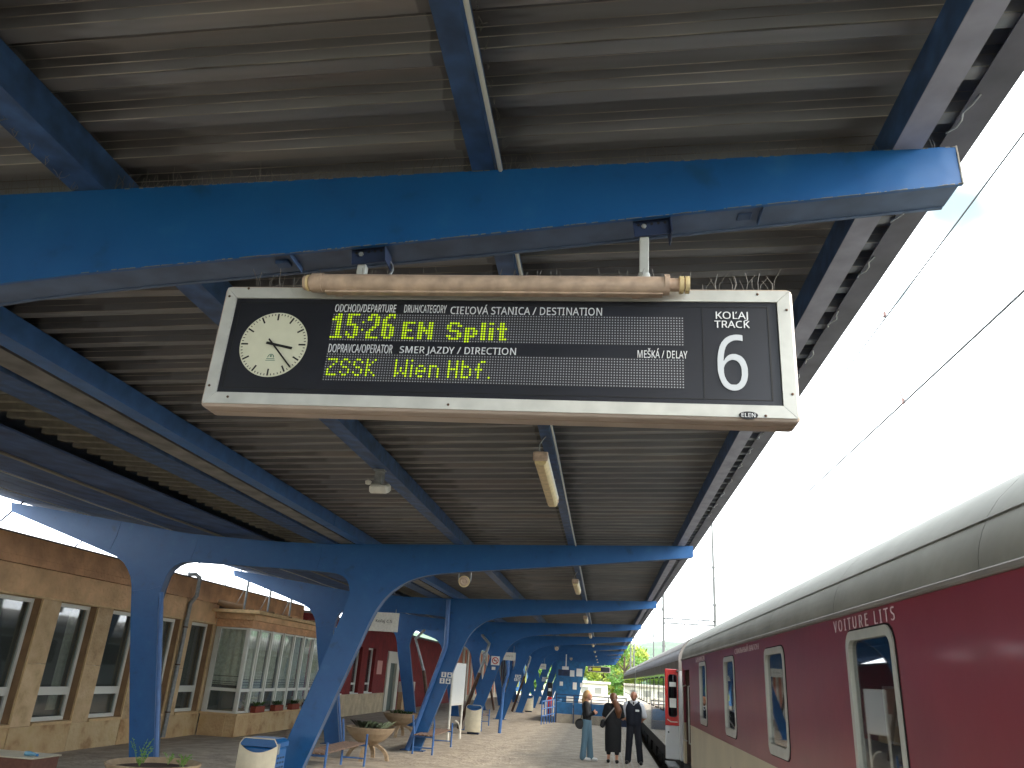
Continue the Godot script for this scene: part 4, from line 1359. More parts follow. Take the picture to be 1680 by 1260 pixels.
# ------------------------------------------------------------------ things fixed under the canopy
func make_canopy_fittings():
	# fluorescent lamps, one per bay on the purlin
	var ord := ["nearest", "second", "third", "fourth", "fifth", "sixth", "seventh", "eighth", "ninth"]
	var proto: Node3D
	for k in 9:
		var z := 6.45 + k * BAY
		if k == 0:
			proto = thing("fluorescent_lamp", "long yellowed fluorescent lamp under the roof purlin, nearest of the row", "lamp", P(-0.57, 3.78, z), "lamps under the canopy roof")
			var st := mk()
			cbox(st, P(-0.585, 3.80, z + 0.9), Vector3(0.13, 0.06, 1.78), 0.018)
			part("body", st, "white_plastic", proto)
			st = mk()
			var q := PackedVector2Array([Vector2(-0.06, 0), Vector2(-0.05, -0.045), Vector2(-0.03, -0.062), Vector2(0.03, -0.062), Vector2(0.05, -0.045), Vector2(0.06, 0)])
			prism(st, q, P(-0.585, 3.77, z + 0.03), Vector3.RIGHT, Vector3.UP, Vector3(0, 0, -1.74))
			part("diffuser", st, "diffuser", proto)
			for dz in [0.02, 1.74]:
				st = mk(); cbox(st, P(-0.585, 3.785, z + dz), Vector3(0.135, 0.085, 0.03), 0.01); part("end_clip", st, "tube_cover", proto)
			for dz in [0.06, 1.6]:
				st = mk(); tube(st, [P(-0.6, 3.83, z + dz), P(-0.6, 3.9, z + dz - 0.02), P(-0.57, 3.95, z + dz - 0.02), P(-0.55, 3.98, z + dz)], 0.006, 5); part("hanger", st, "galvanised", proto)
		else:
			copy_of(proto, P(0, 0, k * BAY), "fluorescent lamp under the roof purlin, %s of the row from the departure board" % ord[k])
	# camera box on the second purlin
	var cam := thing("loudspeaker_box", "small white box with bracket hanging from the blue purlin", "loudspeaker", P(-2.4, 3.68, 7.6))
	var st := mk()
	cbox(st, P(-2.37, 3.71, 7.62), Vector3(0.2, 0.09, 0.16), 0.02, Basis(Vector3.RIGHT, 0.35))
	part("body", st, "white_plastic", cam)
	st = mk(); cbox(st, P(-2.39, 3.84, 7.62), Vector3(0.11, 0.14, 0.01)); cbox(st, P(-2.39, 3.9, 7.6), Vector3(0.12, 0.012, 0.09)); cbox(st, P(-2.36, 3.78, 7.6), Vector3(0.02, 0.14, 0.03))
	part("bracket", st, "galvanised", cam)
	st = mk(); lathe(st, [Vector2(0.0, -0.03), Vector2(0.03, -0.02), Vector2(0.035, 0.01), Vector2(0, 0.03)], P(-2.5, 3.77, 7.6), 12); part("sensor", st, "white_plastic", cam)
	# horn loudspeakers under the frames
	for hd in [[12.5, -2.29, "round cream loudspeaker on a bracket under the nearest whole frame beam"], [39.3, -2.3, "round cream loudspeaker under a far frame beam, second along the canopy"], [57.3, -2.3, "tiny round loudspeaker under a far frame beam, last along the canopy"]]:
		var h := thing("round_loudspeaker", hd[2], "loudspeaker", P(hd[1], 3.26, hd[0]), "round loudspeakers under the beams")
		st = mk()
		lathe(st, [Vector2(0.0, -0.16), Vector2(0.05, -0.155), Vector2(0.075, -0.12), Vector2(0.085, -0.02), Vector2(0.092, 0.0), Vector2(0.092, 0.02), Vector2(0.08, 0.022)], P(hd[1], 3.35, hd[0] + 0.05), 20, 1, 1, Vector3(0.12, -0.12, 1))
		part("shell", st, "diffuser", h)
		st = mk()
		lathe(st, [Vector2(0.08, 0.012), Vector2(0.05, 0.02), Vector2(0.03, 0.012), Vector2(0, 0.016)], P(hd[1], 3.35, hd[0] + 0.05), 20, 1, 1, Vector3(0.12, -0.12, 1))
		part("grille", st, "tube_cover", h)
		st = mk()
		tube(st, [P(hd[1] - 0.1, 3.49, hd[0] + 0.08), P(hd[1] - 0.1, 3.36, hd[0] + 0.08)], 0.008, 5)
		tube(st, [P(hd[1] + 0.1, 3.5, hd[0] + 0.08), P(hd[1] + 0.1, 3.36, hd[0] + 0.08)], 0.008, 5)
		part("bracket", st, "galvanised", h)
	# hanging track signs
	for s in [[21.0, -6.36, -5.55, 2.87, 3.365, "white hanging track sign with black text beside the slanted frame leg"], [39.0, -4.85, -4.27, 2.66, 3.03, "smaller white hanging track sign further along, middle of three"], [48.0, -3.8, -3.4, 2.45, 2.75, "smallest white hanging track sign, farthest of three"]]:
		var t := thing("track_sign", s[5], "sign", P(s[1], s[3], s[0]), "white hanging track signs")
		one_box("board", s[1], s[2], s[3], s[4], s[0], s[0] + 0.03, "white_plastic", t, 0.004)
		var w: float = s[2] - s[1]
		lettering("lettering", "Koľaj č.5", t, P(s[1] + w * 0.22, s[3] + (s[4] - s[3]) * 0.42, s[0] - 0.004), w * 0.56, (s[4] - s[3]) * 0.2, "black", 0.0, 0.003)
		for x in [s[1] + 0.1, s[2] - 0.1]: one_box("hanger", x - 0.01, x + 0.01, s[4], 3.46, s[0] + 0.01, s[0] + 0.02, "galvanised", t)
	# no smoking sign
	var ns := thing("no_smoking_sign", "square white no smoking sign with red ring on a blue frame leg", "sign", P(-4.05, 2.3, 30.0))
	var zs := fz(3) - 0.012
	one_box("plate", -4.21, -3.89, 2.3, 2.62, zs, zs + 0.008, "paper", ns)
	st = mk()
	var O := PackedVector2Array(); var I := PackedVector2Array()
	for k in 28:
		O.append(Vector2(cos(TAU * k / 28), sin(TAU * k / 28)) * 0.125); I.append(Vector2(cos(TAU * k / 28), sin(TAU * k / 28)) * 0.095)
	ring_prism(st, O, I, P(-4.05, 2.46, zs - 0.005), Vector3.RIGHT, Vector3.UP, Vector3(0, 0, -0.004))
	cbox(st, P(-4.05, 2.46, zs - 0.003), Vector3(0.2, 0.025, 0.004), 0, Basis(Vector3.BACK, -PI / 4))
	part("prohibition_ring", st, "red_print", ns)
	one_box("cigarette", -4.11, -3.99, 2.445, 2.47, zs - 0.002, zs - 0.0005, "black", ns)
	one_box("small_plate", -4.17, -4.03, 2.13, 2.24, zs, zs + 0.008, "paper", ns)
	# pictogram plates on three legs
	for g in [[2, -4.24, 1.66, "nearest"], [4, -4.2, 1.75, "middle"], [6, -4.2, 1.75, "farthest"]]:
		var z: float = fz(g[0]) - 0.008
		var t := thing("pictogram_plates", "four small white pictogram plates on a blue frame leg, %s set" % g[3], "sign", P(g[1], g[2], z), "pictogram plates on the legs")
		for i in 2:
			for j in 2:
				var x: float = g[1] + i * 0.16 + j * 0.03; var h: float = g[2] + j * 0.155
				var pl = one_box("plate", x - 0.065, x + 0.065, h, h + 0.13, z, z + 0.007, "paper", t)
				st = mk()
				lathe(st, [Vector2(0.018, 0), Vector2(0.0, 0.002)], P(x, h + 0.1, z - 0.002), 10, 1, 1, Vector3.BACK)
				cbox(st, P(x, h + 0.05, z - 0.001), Vector3(0.04 + 0.03 * i, 0.05, 0.002))
				part("pictogram", st, "blue", pl)
	# downpipes along the frame legs
	var can := get_node("platform_canopy")
	for k in [3, 5]:
		var z: float = fz(k) + 0.26
		for q in [[[-6.93, 3.5], [-6.95, 3.42], [-7.26, 3.08], [-6.82, 1.95], [-6.36, 0.02], -6.78], [[-4.65, 3.5], [-4.65, 3.34], [-4.36, 3.06], [-4.66, 2.0], [-5.3, 0.02], -4.72]]:
			st = mk()
			tube(st, [P(q[0][0], q[0][1], z), P(q[1][0], q[1][1], z), P(q[2][0], q[2][1], z), P(q[3][0], q[3][1], z)], 0.055, 10)
			var p := part("downpipe", st, "galvanised", can)
			st = mk(); tube(st, [P(q[3][0], q[3][1], z), P(q[4][0], q[4][1], z)], 0.07, 10); part("lower_pipe", st, "rail_steel", p)
	for e in [[21.1, -4.24, 3.8, -4.2, 2.6, -4.98, 0.02], [29.9, -3.55, 2.5, -3.66, 1.5, -3.71, 0.0]]:
		st = mk()
		tube(st, [P(e[1], e[2], e[0]), P(e[1] + 0.02, e[2] - 0.5, e[0]), P(e[3], e[4], e[0]), P(e[5], e[6], e[0])], 0.06, 10)
		part("downpipe", st, "blue_light", can)
	for k in [1, 2]:
		var z := fz(k)
		st = mk(); tube(st, [P(-7.36, 2.9, z - 0.04), P(-6.76, 0.02, z - 0.04)], 0.035, 8)
		part("leg_conduit", st, "blue_light", can)

# ------------------------------------------------------------------ furniture on the platform
func tuft(st: SurfaceTool, c: Vector3, n: int, r: float, hgt: float, w := 0.03):
	for i in n:
		var a := rng.randf() * TAU
		var d := Vector3(cos(a), 0, sin(a))
		var b := c + d * r * rng.randf()
		var lean := d * rng.randf_range(0.2, 0.9) + Vector3.UP
		var l := hgt * rng.randf_range(0.4, 1.0)
		var s := d.cross(Vector3.UP).normalized() * w * rng.randf_range(0.5, 1.2)
		var p0 := b + lean * l * 0.35; var p1 := b + lean * l * 0.75 + d * l * 0.12; var p2 := b + lean * l + d * l * 0.3 - Vector3.UP * l * 0.1
		face(st, [b, p0 + s * 0.6, p1 + s, p2, p1 - s, p0 - s * 0.6], lean.cross(s))

func weed(st: SurfaceTool, c: Vector3, hgt: float):
	# a few thin stems with small scattered leaves
	for k in 6:
		var a := rng.randf() * TAU
		var tip := c + Vector3(cos(a) * hgt * 0.45, hgt * rng.randf_range(0.6, 1.0), sin(a) * hgt * 0.45)
		var mid := c.lerp(tip, 0.5) + Vector3(0, hgt * 0.1, 0)
		tube(st, [c, mid, tip], 0.0025, 4, false)
		for i in 16:
			var t := rng.randf_range(0.25, 1.0)
			var p := c.lerp(mid, t * 2.0) if t < 0.5 else mid.lerp(tip, t * 2.0 - 1.0)
			var d := Vector3(rng.randfn(), rng.randf_range(0.0, 0.8), rng.randfn()).normalized()
			var l := rng.randf_range(0.012, 0.03)
			var w := d.cross(Vector3(rng.randfn(), 1, rng.randfn())).normalized() * l * 0.3
			face(st, [p, p + d * l * 0.5 + w, p + d * l, p + d * l * 0.5 - w], Vector3.UP)

func planter(called_label: String, x: float, z: float) -> Node3D:
	var b := thing("bowl_planter", called_label, "planter", P(x, 0, z), "concrete bowl planters")
	var st := mk()
	lathe(st, [Vector2(0, 0.32), Vector2(0.2, 0.33), Vector2(0.36, 0.42), Vector2(0.5, 0.56), Vector2(0.56, 0.655), Vector2(0.565, 0.675), Vector2(0.54, 0.68), Vector2(0.5, 0.62), Vector2(0.45, 0.6)], P(x, 0, z), 36)
	part("bowl", st, "bowl", b)
	st = mk()
	lathe(st, [Vector2(0.5, 0.615), Vector2(0.3, 0.64), Vector2(0, 0.635)], P(x, 0, z), 28)
	part("soil", st, "soil", b)
	for q in [0.0, PI / 2]:
		st = mk()
		var U := Vector3(cos(q), 0, sin(q)); var W := Vector3(-sin(q), 0, cos(q))
		var poly := PackedVector2Array()
		for i in 13:
			var t := PI * i / 12
			poly.append(Vector2(-cos(t) * 0.5, sin(t) * 0.36))
		for i in 13:
			var t := PI * (12 - i) / 12
			poly.append(Vector2(-cos(t) * 0.43, sin(t) * 0.3))
		prism(st, poly, P(x, 0.0, z) - W * (0.05 if q == 0.0 else 0.046), U, Vector3.UP, W * (0.1 if q == 0.0 else 0.092))
		part("arch_leg", st, "bowl", b)
	return b

func make_platform_furniture():
	var st := mk()
	for p in [[-5.55, 9.95, "concrete bowl planter with bare soil at the bottom edge by the upright blue leg", 0], [-5.27, 18.5, "concrete bowl planter with grey-green grass beside the slanted blue leg", 1], [-6.25, 25.2, "concrete bowl planter behind the slanted leg with pictogram plates", 2]]:
		planter(p[2], p[0], p[1])
		st = mk()
		if p[3] == 0:
			for s in [[-0.28, 0.1, 0.3], [-0.22, 0.14, 0.2], [0.08, 0.2, 0.14], [0.36, 0.05, 0.18], [0.3, 0.1, 0.12], [-0.1, -0.15, 0.1]]: weed(st, P(p[0] + s[0], 0.64, p[1] + s[1]), s[2])
		elif p[3] == 1:
			for i in 26: tuft(st, P(p[0] + rng.randf_range(-0.36, 0.36), 0.63, p[1] + rng.randf_range(-0.3, 0.3)), 10, 0.06, 0.2, 0.003)
		else:
			for i in 12: tuft(st, P(p[0] + rng.randf_range(-0.34, 0.34), 0.63, p[1] + rng.randf_range(-0.3, 0.3)), 7, 0.05, 0.15, 0.02)
		var pl := put("planter_plant", st.commit(), "plant_grey" if p[3] == 1 else ("weed_green" if p[3] == 0 else "plant_green"), self)
		pl.name = numbered("planter_plant")
		tag(pl, ["small bright green weeds sprouting from the bare soil of the nearest planter", "grey-green grass tuft filling the planter beside the slanted leg", "low green plants in the planter behind the pictogram leg", "low green plants in the planter behind the notice board"][0 if p[3] == 0 else (1 if p[3] == 1 else (2 if p[0] < -6 else 3))], "plant", "plants in the bowl planters")
	# litter bins
	var bin0: Node3D
	for d in [[-4.72, 11.3, "cream and blue litter bin in front of the nearest slanted blue leg"], [-4.45, 28.5, "cream litter bin with blue hood behind the white notice board"], [-4.45, 49.5, "small cream litter bin far along the platform"]]:
		if bin0:
			copy_of(bin0, P(d[0] + 4.72, 0, d[1] - 11.3), d[2])
			continue
		bin0 = thing("litter_bin", d[2], "litter bin", P(d[0], 0, d[1]), "litter bins on the platform")
		var x: float = d[0]; var z: float = d[1]
		# curved front sheet with a scooped top edge
		st = mk()
		var n := 14
		for i in n:
			var u0 := -1.0 + 2.0 * i / n; var u1 := -1.0 + 2.0 * (i + 1) / n
			for sd in [0.0, 0.008]:
				var za = z - 0.2 - 0.05 * (1 - u0 * u0) + sd; var zb = z - 0.2 - 0.05 * (1 - u1 * u1) + sd
				var ta := 0.76 + 0.1 * u0 * u0; var tb := 0.76 + 0.1 * u1 * u1
				face(st, [P(x + u0 * 0.28, 0.08, za), P(x + u1 * 0.28, 0.08, zb), P(x + u1 * 0.28, tb, zb), P(x + u0 * 0.28, ta, za)], Vector3.BACK if sd == 0.0 else Vector3.FORWARD)
		part("front_sheet", st, "bin_cream", bin0)
		st = mk(); bx(st, x - 0.26, x + 0.26, 0.08, 0.82, z - 0.17, z + 0.2, 0.02); part("liner", st, "blue", bin0)
		st = mk()
		prism(st, PackedVector2Array([Vector2(-0.27, 0.0), Vector2(0.27, 0.0), Vector2(0.27, 0.06), Vector2(0.2, 0.1), Vector2(-0.2, 0.1), Vector2(-0.27, 0.06)]), P(x, 0.83, z - 0.18), Vector3.RIGHT, Vector3.UP, Vector3(0, 0, -0.4))
		part("hood", st, "blue", bin0)
		st = mk()
		tube(st, [P(x - 0.275, 0.86, z - 0.2), P(x - 0.22, 0.935, z - 0.2), P(x + 0.22, 0.935, z - 0.2), P(x + 0.275, 0.86, z - 0.2)], 0.008, 6); part("hood_rim", st, "bin_cream", bin0)
		for i in 9:
			for j in 3:
				st = mk(); bx(st, x + 0.26, x + 0.264, 0.2 + i * 0.06, 0.225 + i * 0.06, z - 0.1 + j * 0.09, z - 0.04 + j * 0.09); part("slot", st, "blue_dark", bin0)
		st = mk(); bx(st, x + 0.255, x + 0.272, 0.74, 0.88, z - 0.19, z - 0.08, 0.01); part("ashtray", st, "galvanised", bin0)
		st = mk(); bx(st, x - 0.2, x + 0.2, 0.0, 0.08, z - 0.12, z + 0.12, 0.01); part("foot", st, "blue_dark", bin0)
	# benches: blue tube ends, slatted seat and back
	var bench0: Node3D
	for d in [[-5.2, 14.7, "slatted bench with blue tube legs beside the nearest slanted leg"], [-4.45, 20.5, "blue-legged bench behind the leg with pictogram plates"], [-4.9, 31.2, "far slatted bench behind the no smoking leg"]]:
		if bench0:
			copy_of(bench0, P(d[0] + 5.2, 0, d[1] - 14.7), d[2]); continue
		var x: float = d[0]; var z: float = d[1]
		bench0 = thing("bench", d[2], "bench", P(x, 0, z), "benches under the canopy")
		for e in [0.0, 2.5]:
			st = mk()
			tube(st, [P(x + 0.25, 0, z + e), P(x + 0.25, 0.62, z + e)], 0.024, 8)
			tube(st, [P(x - 0.25, 0, z + e), P(x - 0.25, 0.45, z + e), P(x - 0.32, 0.88, z + e)], 0.024, 8)
			tube(st, [P(x - 0.25, 0.4, z + e), P(x + 0.25, 0.4, z + e)], 0.02, 8)
			tube(st, [P(x - 0.25, 0.15, z + e), P(x + 0.25, 0.15, z + e)], 0.015, 8)
			part("end_frame", st, "blue_light", bench0)
		for i in 5: one_box("seat_slat", x - 0.24 + i * 0.1, x - 0.17 + i * 0.1, 0.425, 0.455, z - 0.06, z + 2.56, "slat", bench0, 0.006)
	# notice board on two posts
	var nb := thing("notice_board", "tall white notice board on two white posts behind the slanted leg", "notice board", P(-4.55, 0, 25.4))
	var p0 := P(-4.62, 0, 24.7); var p1 := P(-4.5, 0, 26.1)
	var dir := (p1 - p0).normalized(); var Bq := Basis(Vector3.UP.cross(dir).normalized(), Vector3.UP, dir)
	for p in [p0, p1]:
		st = mk(); tube(st, [p, p + Vector3(0, 1.05, 0)], 0.035, 8); part("post", st, "white_plastic", nb)
	st = mk(); cbox(st, (p0 + p1) * 0.5 + Vector3(0, 1.62, 0), Vector3(0.06, 1.25, 1.5), 0.015, Bq); part("board_frame", st, "white_plastic", nb)
	st = mk(); cbox(st, (p0 + p1) * 0.5 + Vector3(0, 1.62, 0), Vector3(0.068, 1.12, 1.38), 0.0, Bq); part("notice_sheet", st, "paper", nb)
	st = mk()
	var arcp := []
	for i in 9: arcp.append(p0.lerp(p1, 0.5 + 0.5 * sin(PI * 0.5 * i / 8)) + Vector3(0, 0.5 * cos(PI * 0.5 * i / 8) + 0.05, 0))
	tube(st, arcp, 0.02, 6); part("brace", st, "white_plastic", nb)
	# low brown box with a bottle cap on it at the left edge
	var lb := thing("brown_box", "low brown box with a pale rim in the bottom left corner", "box", P(-8.4, 0, 11.4))
	one_box("side", -9.2, -8.1, 0.0, 0.42, 11.2, 11.8, "brown_box", lb, 0.01)
	one_box("rim", -9.22, -8.08, 0.42, 0.44, 11.18, 11.82, "bin_cream", lb, 0.005)
	var cp := thing("bottle", "crushed pale blue plastic bottle lying on the brown box", "bottle", P(-8.25, 0.44, 11.35))
	st = mk(); tube(st, [P(-8.34, 0.475, 11.35), P(-8.28, 0.475, 11.36), P(-8.2, 0.468, 11.37), P(-8.17, 0.462, 11.37)], [0.03, 0.033, 0.02, 0.012], 10); part("body", st, "bottle_blue", cp)
	st = mk(); tube(st, [P(-8.17, 0.462, 11.37), P(-8.145, 0.46, 11.37)], 0.016, 10); part("cap", st, "poster_blue", cp)
	# window boxes on the bay sill
	for i in 4:
		var z: float = [21.75, 23.1, 24.4, 25.6][i]
		var fb := thing("flower_box", "terracotta flower box on the bay window sill, %s from the near corner" % ["first", "second", "third", "fourth"][i], "flower box", P(-9.58, 0.575, z), "flower boxes on the bay sill")
		one_box("trough", -9.66, -9.5, 0.576, 0.74, z, z + 0.62, "terracotta", fb, 0.01)
		one_box("soil", -9.64, -9.52, 0.738, 0.745, z + 0.02, z + 0.6, "soil", fb)
		st = mk()
		for k in 8: tuft(st, P(-9.58, 0.74, z + 0.06 + k * 0.07), 6, 0.03, 0.14, 0.015)
		part("flowers", st, "plant_green", fb)
	# unclear red and black shape by the stairs, built as a post
	var rp := thing("red_black_post", "narrow red and black post standing beside the stair railing", "post", P(-2.95, 0, 46))
	one_box("column", -3.1, -2.86, 0.0, 1.0, 45.9, 46.1, "red_sign", rp, 0.02)
	one_box("panel", -3.12, -2.84, 1.02, 1.75, 45.88, 46.12, "black", rp, 0.02)
	one_box("label_plate", -3.06, -2.9, 1.3, 1.45, 45.86, 45.878, "paper", rp)

func make_stairs():
	var pw := thing("stair_parapet", "turquoise blue stair parapet on a pale concrete base behind the three people", "parapet", P(-0.5, 0, 40))
	one_box("concrete_base", -2.3, 1.15, 0.0, 0.4, 40.0, 40.25, "concrete", pw, 0.01)
	for i in 4: one_box("blue_panel", -2.28 + i * 0.86, -1.45 + i * 0.86, 0.405, 0.93, 40.03, 40.08, "parapet_blue", pw, 0.006)
	one_box("dark_panel", 0.05, 1.1, 0.02, 0.39, 39.96, 39.99, "blue_dark", pw)
	one_box("side_panel", -2.34, -2.3, 0.0, 0.93, 40.26, 46.0, "parapet_blue", pw)
	for h in [0.97, 1.12, 1.27]:
		var st := mk(); tube(st, [P(-2.3, h, 40.12), P(1.15, h, 40.12)], 0.02, 6); part("rail", st, "blue_dark", pw)
	for i in 5:
		var st := mk(); tube(st, [P(-2.25 + i * 0.84, 0.0, 39.98), P(-2.25 + i * 0.84, 1.28, 39.98)], 0.025, 6); part("rail_post", st, "blue_dark", pw)
	var rl := thing("stair_railing", "light blue three-bar railing left of the turquoise parapet", "railing", P(-2.7, 0, 38.5))
	for h in [0.35, 0.65, 0.97]:
		var st := mk(); tube(st, [P(-2.75, h, 37.2), P(-2.32, h + 0.05, 39.9)], 0.024, 6); part("rail", st, "blue_light", rl)
	for i in 6:
		var t := i / 5.0
		var st := mk(); tube(st, [P(lerpf(-2.75, -2.32, t), 0, lerpf(37.2, 39.9, t)), P(lerpf(-2.75, -2.32, t), 1.0, lerpf(37.2, 39.9, t))], 0.026, 6); part("baluster", st, "blue_light", rl)
	# blue wall with posters further on
	var bw := thing("poster_wall", "blue panelled wall pasted with white posters beyond the stairs", "wall", P(-2.5, 0, 62))
	var st := mk()
	prism(st, PackedVector2Array([Vector2(-3.6, 0.0), Vector2(-1.95, 0.0), Vector2(-1.3, 3.3), Vector2(-3.6, 3.3)]), P(0, 0, 62), Vector3.RIGHT, Vector3.UP, Vector3(0, 0, -0.1))
	part("panel", st, "parapet_blue", bw)
	for p in [[-3.15, 2.3, 0.5, 0.6], [-2.55, 2.2, 0.35, 0.45], [-2.05, 2.25, 0.45, 0.55], [-2.3, 1.3, 0.3, 0.5], [-1.75, 1.5, 0.2, 0.3], [-2.75, 0.2, 0.6, 0.6], [-3.3, 1.5, 0.25, 0.3]]:
		one_box("poster", p[0], p[0] + p[2], p[1], p[1] + p[3], 61.97, 61.99, "paper", bw)
	var fs := thing("far_sign_post", "thin white post with a blue sign box beside the blue stair wall", "sign", P(-2.6, 0, 56))
	one_box("post", -2.62, -2.55, 2.6, 3.6, 56, 56.07, "paper", fs)
	one_box("sign_box", -3.1, -2.3, 2.2, 2.6, 55.95, 56.1, "blue_dark", fs, 0.01)

# ------------------------------------------------------------------ overhead line
func make_catenary():
	for w in [[3.13, 4.92, 0.0, "lower overhead contact wire above the train"], [3.13, 6.15, 0.28, "upper sagging overhead wire above the train"]]:
		var st := mk()
		var pts := []
		for i in 60:
			var z := -30.0 + i * 2.7
			var u := fposmod(z, 60.0) / 60.0
			pts.append(P(w[0], w[1] - w[2] * 4 * u * (1 - u), z))
		tube(st, pts, 0.011 if w[2] == 0.0 else 0.009, 5)
		var o := part("overhead_wire", st, "wire", self)
		o.name = numbered("overhead_wire")
		tag(o, w[3], "wire", "overhead wires")
	for q in [[8.0, 4.92, "small dark clamp on the lower overhead wire"], [8.2, 6.05, "small dark clamp on the upper overhead wire"]]:
		var st := mk()
		cbox(st, P(3.13, q[1] + 0.02, q[0]), Vector3(0.03, 0.06, 0.05), 0.006)
		tube(st, [P(3.13, q[1] + 0.03, q[0]), P(3.11, q[1] + 0.16, q[0])], 0.008, 5)
		var o := part("wire_clamp", st, "insulator", self)
		o.name = numbered("wire_clamp")
		tag(o, q[2], "clamp", "clamps on the wires")
	var defs := [[8.85, 65.0, 15.0, 0.16, "tall grey mast rising behind the train, right of the pair"], [4.75, 65.0, 14.0, 0.14, "grey mast left of the pair joined by the lattice beam"], [5.6, 92.0, 13.0, 0.1, "thin distant mast beside the canopy edge"], [3.9, 118.0, 9.0, 0.14, "pale distant mast in front of the trees"], [4.35, 118.0, 9.0, 0.14, "second pale distant mast in front of the trees, the right one"]]
	for d in defs:
		var b := thing("catenary_mast", d[4], "mast", P(d[0], -0.8, d[1]), "overhead line masts")
		var st := mk(); tube(st, [P(d[0], -0.84, d[1]), P(d[0], d[2] * 0.5, d[1]), P(d[0], d[2], d[1])], [d[3], d[3] * 0.8, d[3] * 0.55], 10)
		part("pole", st, "mast", b)
		for k in 3:
			st = mk(); tube(st, [P(d[0], d[2] * (0.35 + 0.2 * k), d[1]), P(d[0], d[2] * (0.35 + 0.2 * k) + 0.12, d[1])], d[3] * 1.15, 10); part("band", st, "mast", b)
	var g := thing("lattice_beam", "horizontal lattice beam joining the two grey masts", "beam", P(6.8, 6.9, 65))
	for h in [6.72, 7.08]:
		for dz in [-0.15, 0.15]:
			var st := mk(); tube(st, [P(4.75, h, 65 + dz), P(8.85, h, 65 + dz)], 0.05, 6); part("chord", st, "mast", g)
	for i in 10:
		for dz in [-0.15, 0.15]:
			var st := mk(); tube(st, [P(4.95 + i * 0.4, 6.72, 65 + dz), P(5.15 + i * 0.4, 7.08, 65 + dz)], 0.02, 5); part("lacing", st, "mast", g)
	var st2 := mk(); tube(st2, [P(6.4, 6.72, 65), P(6.4, 6.0, 65)], 0.05, 6); part("insulator", st2, "insulator", g)

# ------------------------------------------------------------------ trees
func crown_mesh(sd: int, w: float, h: float, leaf: float, count: int) -> ArrayMesh:
	var r := RandomNumberGenerator.new(); r.seed = sd
	var st := mk()
	var blobs := []
	for i in 26:
		var t := r.randf()
		var a := r.randf() * TAU
		var rad := w * 0.5 * sqrt(maxf(0.05, 1.0 - pow(t * 2.0 - 0.85, 2.0) * 0.75)) * r.randf_range(0.35, 0.95)
		blobs.append([Vector3(cos(a) * rad, h * (0.15 + 0.8 * t), sin(a) * rad), w * r.randf_range(0.11, 0.2)])
	for i in count:
		var b: Array = blobs[r.randi() % blobs.size()]
		var d = Vector3(r.randfn(), r.randfn() * 0.8, r.randfn()).normalized() * b[1] * pow(r.randf(), 0.4)
		var c: Vector3 = b[0] + d
		var u := Vector3(r.randfn(), r.randfn(), r.randfn()).normalized()
		var v := u.cross(Vector3(r.randfn(), r.randfn(), r.randfn())).normalized()
		var s := leaf * r.randf_range(0.5, 1.2)
		face(st, [c - u * s, c + v * s * 0.5, c + u * s, c - v * s * 0.5], d + Vector3.UP * 0.3)
	return st.commit()

func trunk_mesh(sd: int, h: float, w: float) -> ArrayMesh:
	var r := RandomNumberGenerator.new(); r.seed = sd
	var st := mk()
	tube(st, [Vector3.ZERO, Vector3(0.1, h * 0.3, 0), Vector3(0, h * 0.6, 0.1), Vector3(0.1, h * 0.9, 0)], [0.28, 0.2, 0.13, 0.04], 8)
	for i in 7:
		var a := r.randf() * TAU; var hb := h * r.randf_range(0.25, 0.7)
		tube(st, [Vector3(0.05, hb, 0), Vector3(cos(a) * w * 0.2, hb + h * 0.1, sin(a) * w * 0.2), Vector3(cos(a) * w * 0.38, hb + h * 0.22, sin(a) * w * 0.38)], [0.1, 0.06, 0.02], 5)
	return st.commit()

func make_trees():
	var crowns := [crown_mesh(1, 6.0, 7.0, 0.26, 3000), crown_mesh(2, 5.0, 8.0, 0.24, 3000), crown_mesh(3, 7.0, 6.0, 0.28, 3200)]
	var trunks := [trunk_mesh(1, 7.0, 6.0), trunk_mesh(2, 8.0, 5.0), trunk_mesh(3, 6.0, 7.0)]
	var list := [[3.2, 124, 1, 1.0, "leaf_b", "dense green tree right of the far canopy end, nearest the train"], [0.0, 132, 2, 0.95, "leaf_c", "yellow-green tree behind the far departure board"], [5.2, 136, 0, 1.1, "leaf_c", "pale yellow-green tree rising above the others by the canopy edge"], [7.8, 128, 2, 0.85, "leaf_b", "broad green tree just above the last coach"], [-4.5, 130, 0, 0.9, "leaf_a", "green tree left of the far departure board"], [2.0, 150, 1, 1.25, "leaf_a", "tall green tree at the back of the far clump"], [10.5, 150, 2, 1.0, "leaf_a", "low tree farthest right behind the train roof"], [-9.5, 128, 2, 1.0, "leaf_b", "green tree behind the poster wall"], [13.5, 138, 1, 0.8, "leaf_b", "small tree hidden mostly by the train roof"]]
	for t in list:
		var o := thing("tree", t[5], "tree", P(t[0], -0.85, t[1]), "trees past the platform end")
		var k: int = t[2]
		var tr := put("trunk", trunks[k], "bark", o, P(t[0], -0.85, t[1]))
		var cr := put("crown", crowns[k], t[4], o, P(t[0], -0.85, t[1]))
		for n in [tr, cr]:
			n.scale = Vector3.ONE * t[3] * 1.15
			n.rotation.y = t[0] * 1.7

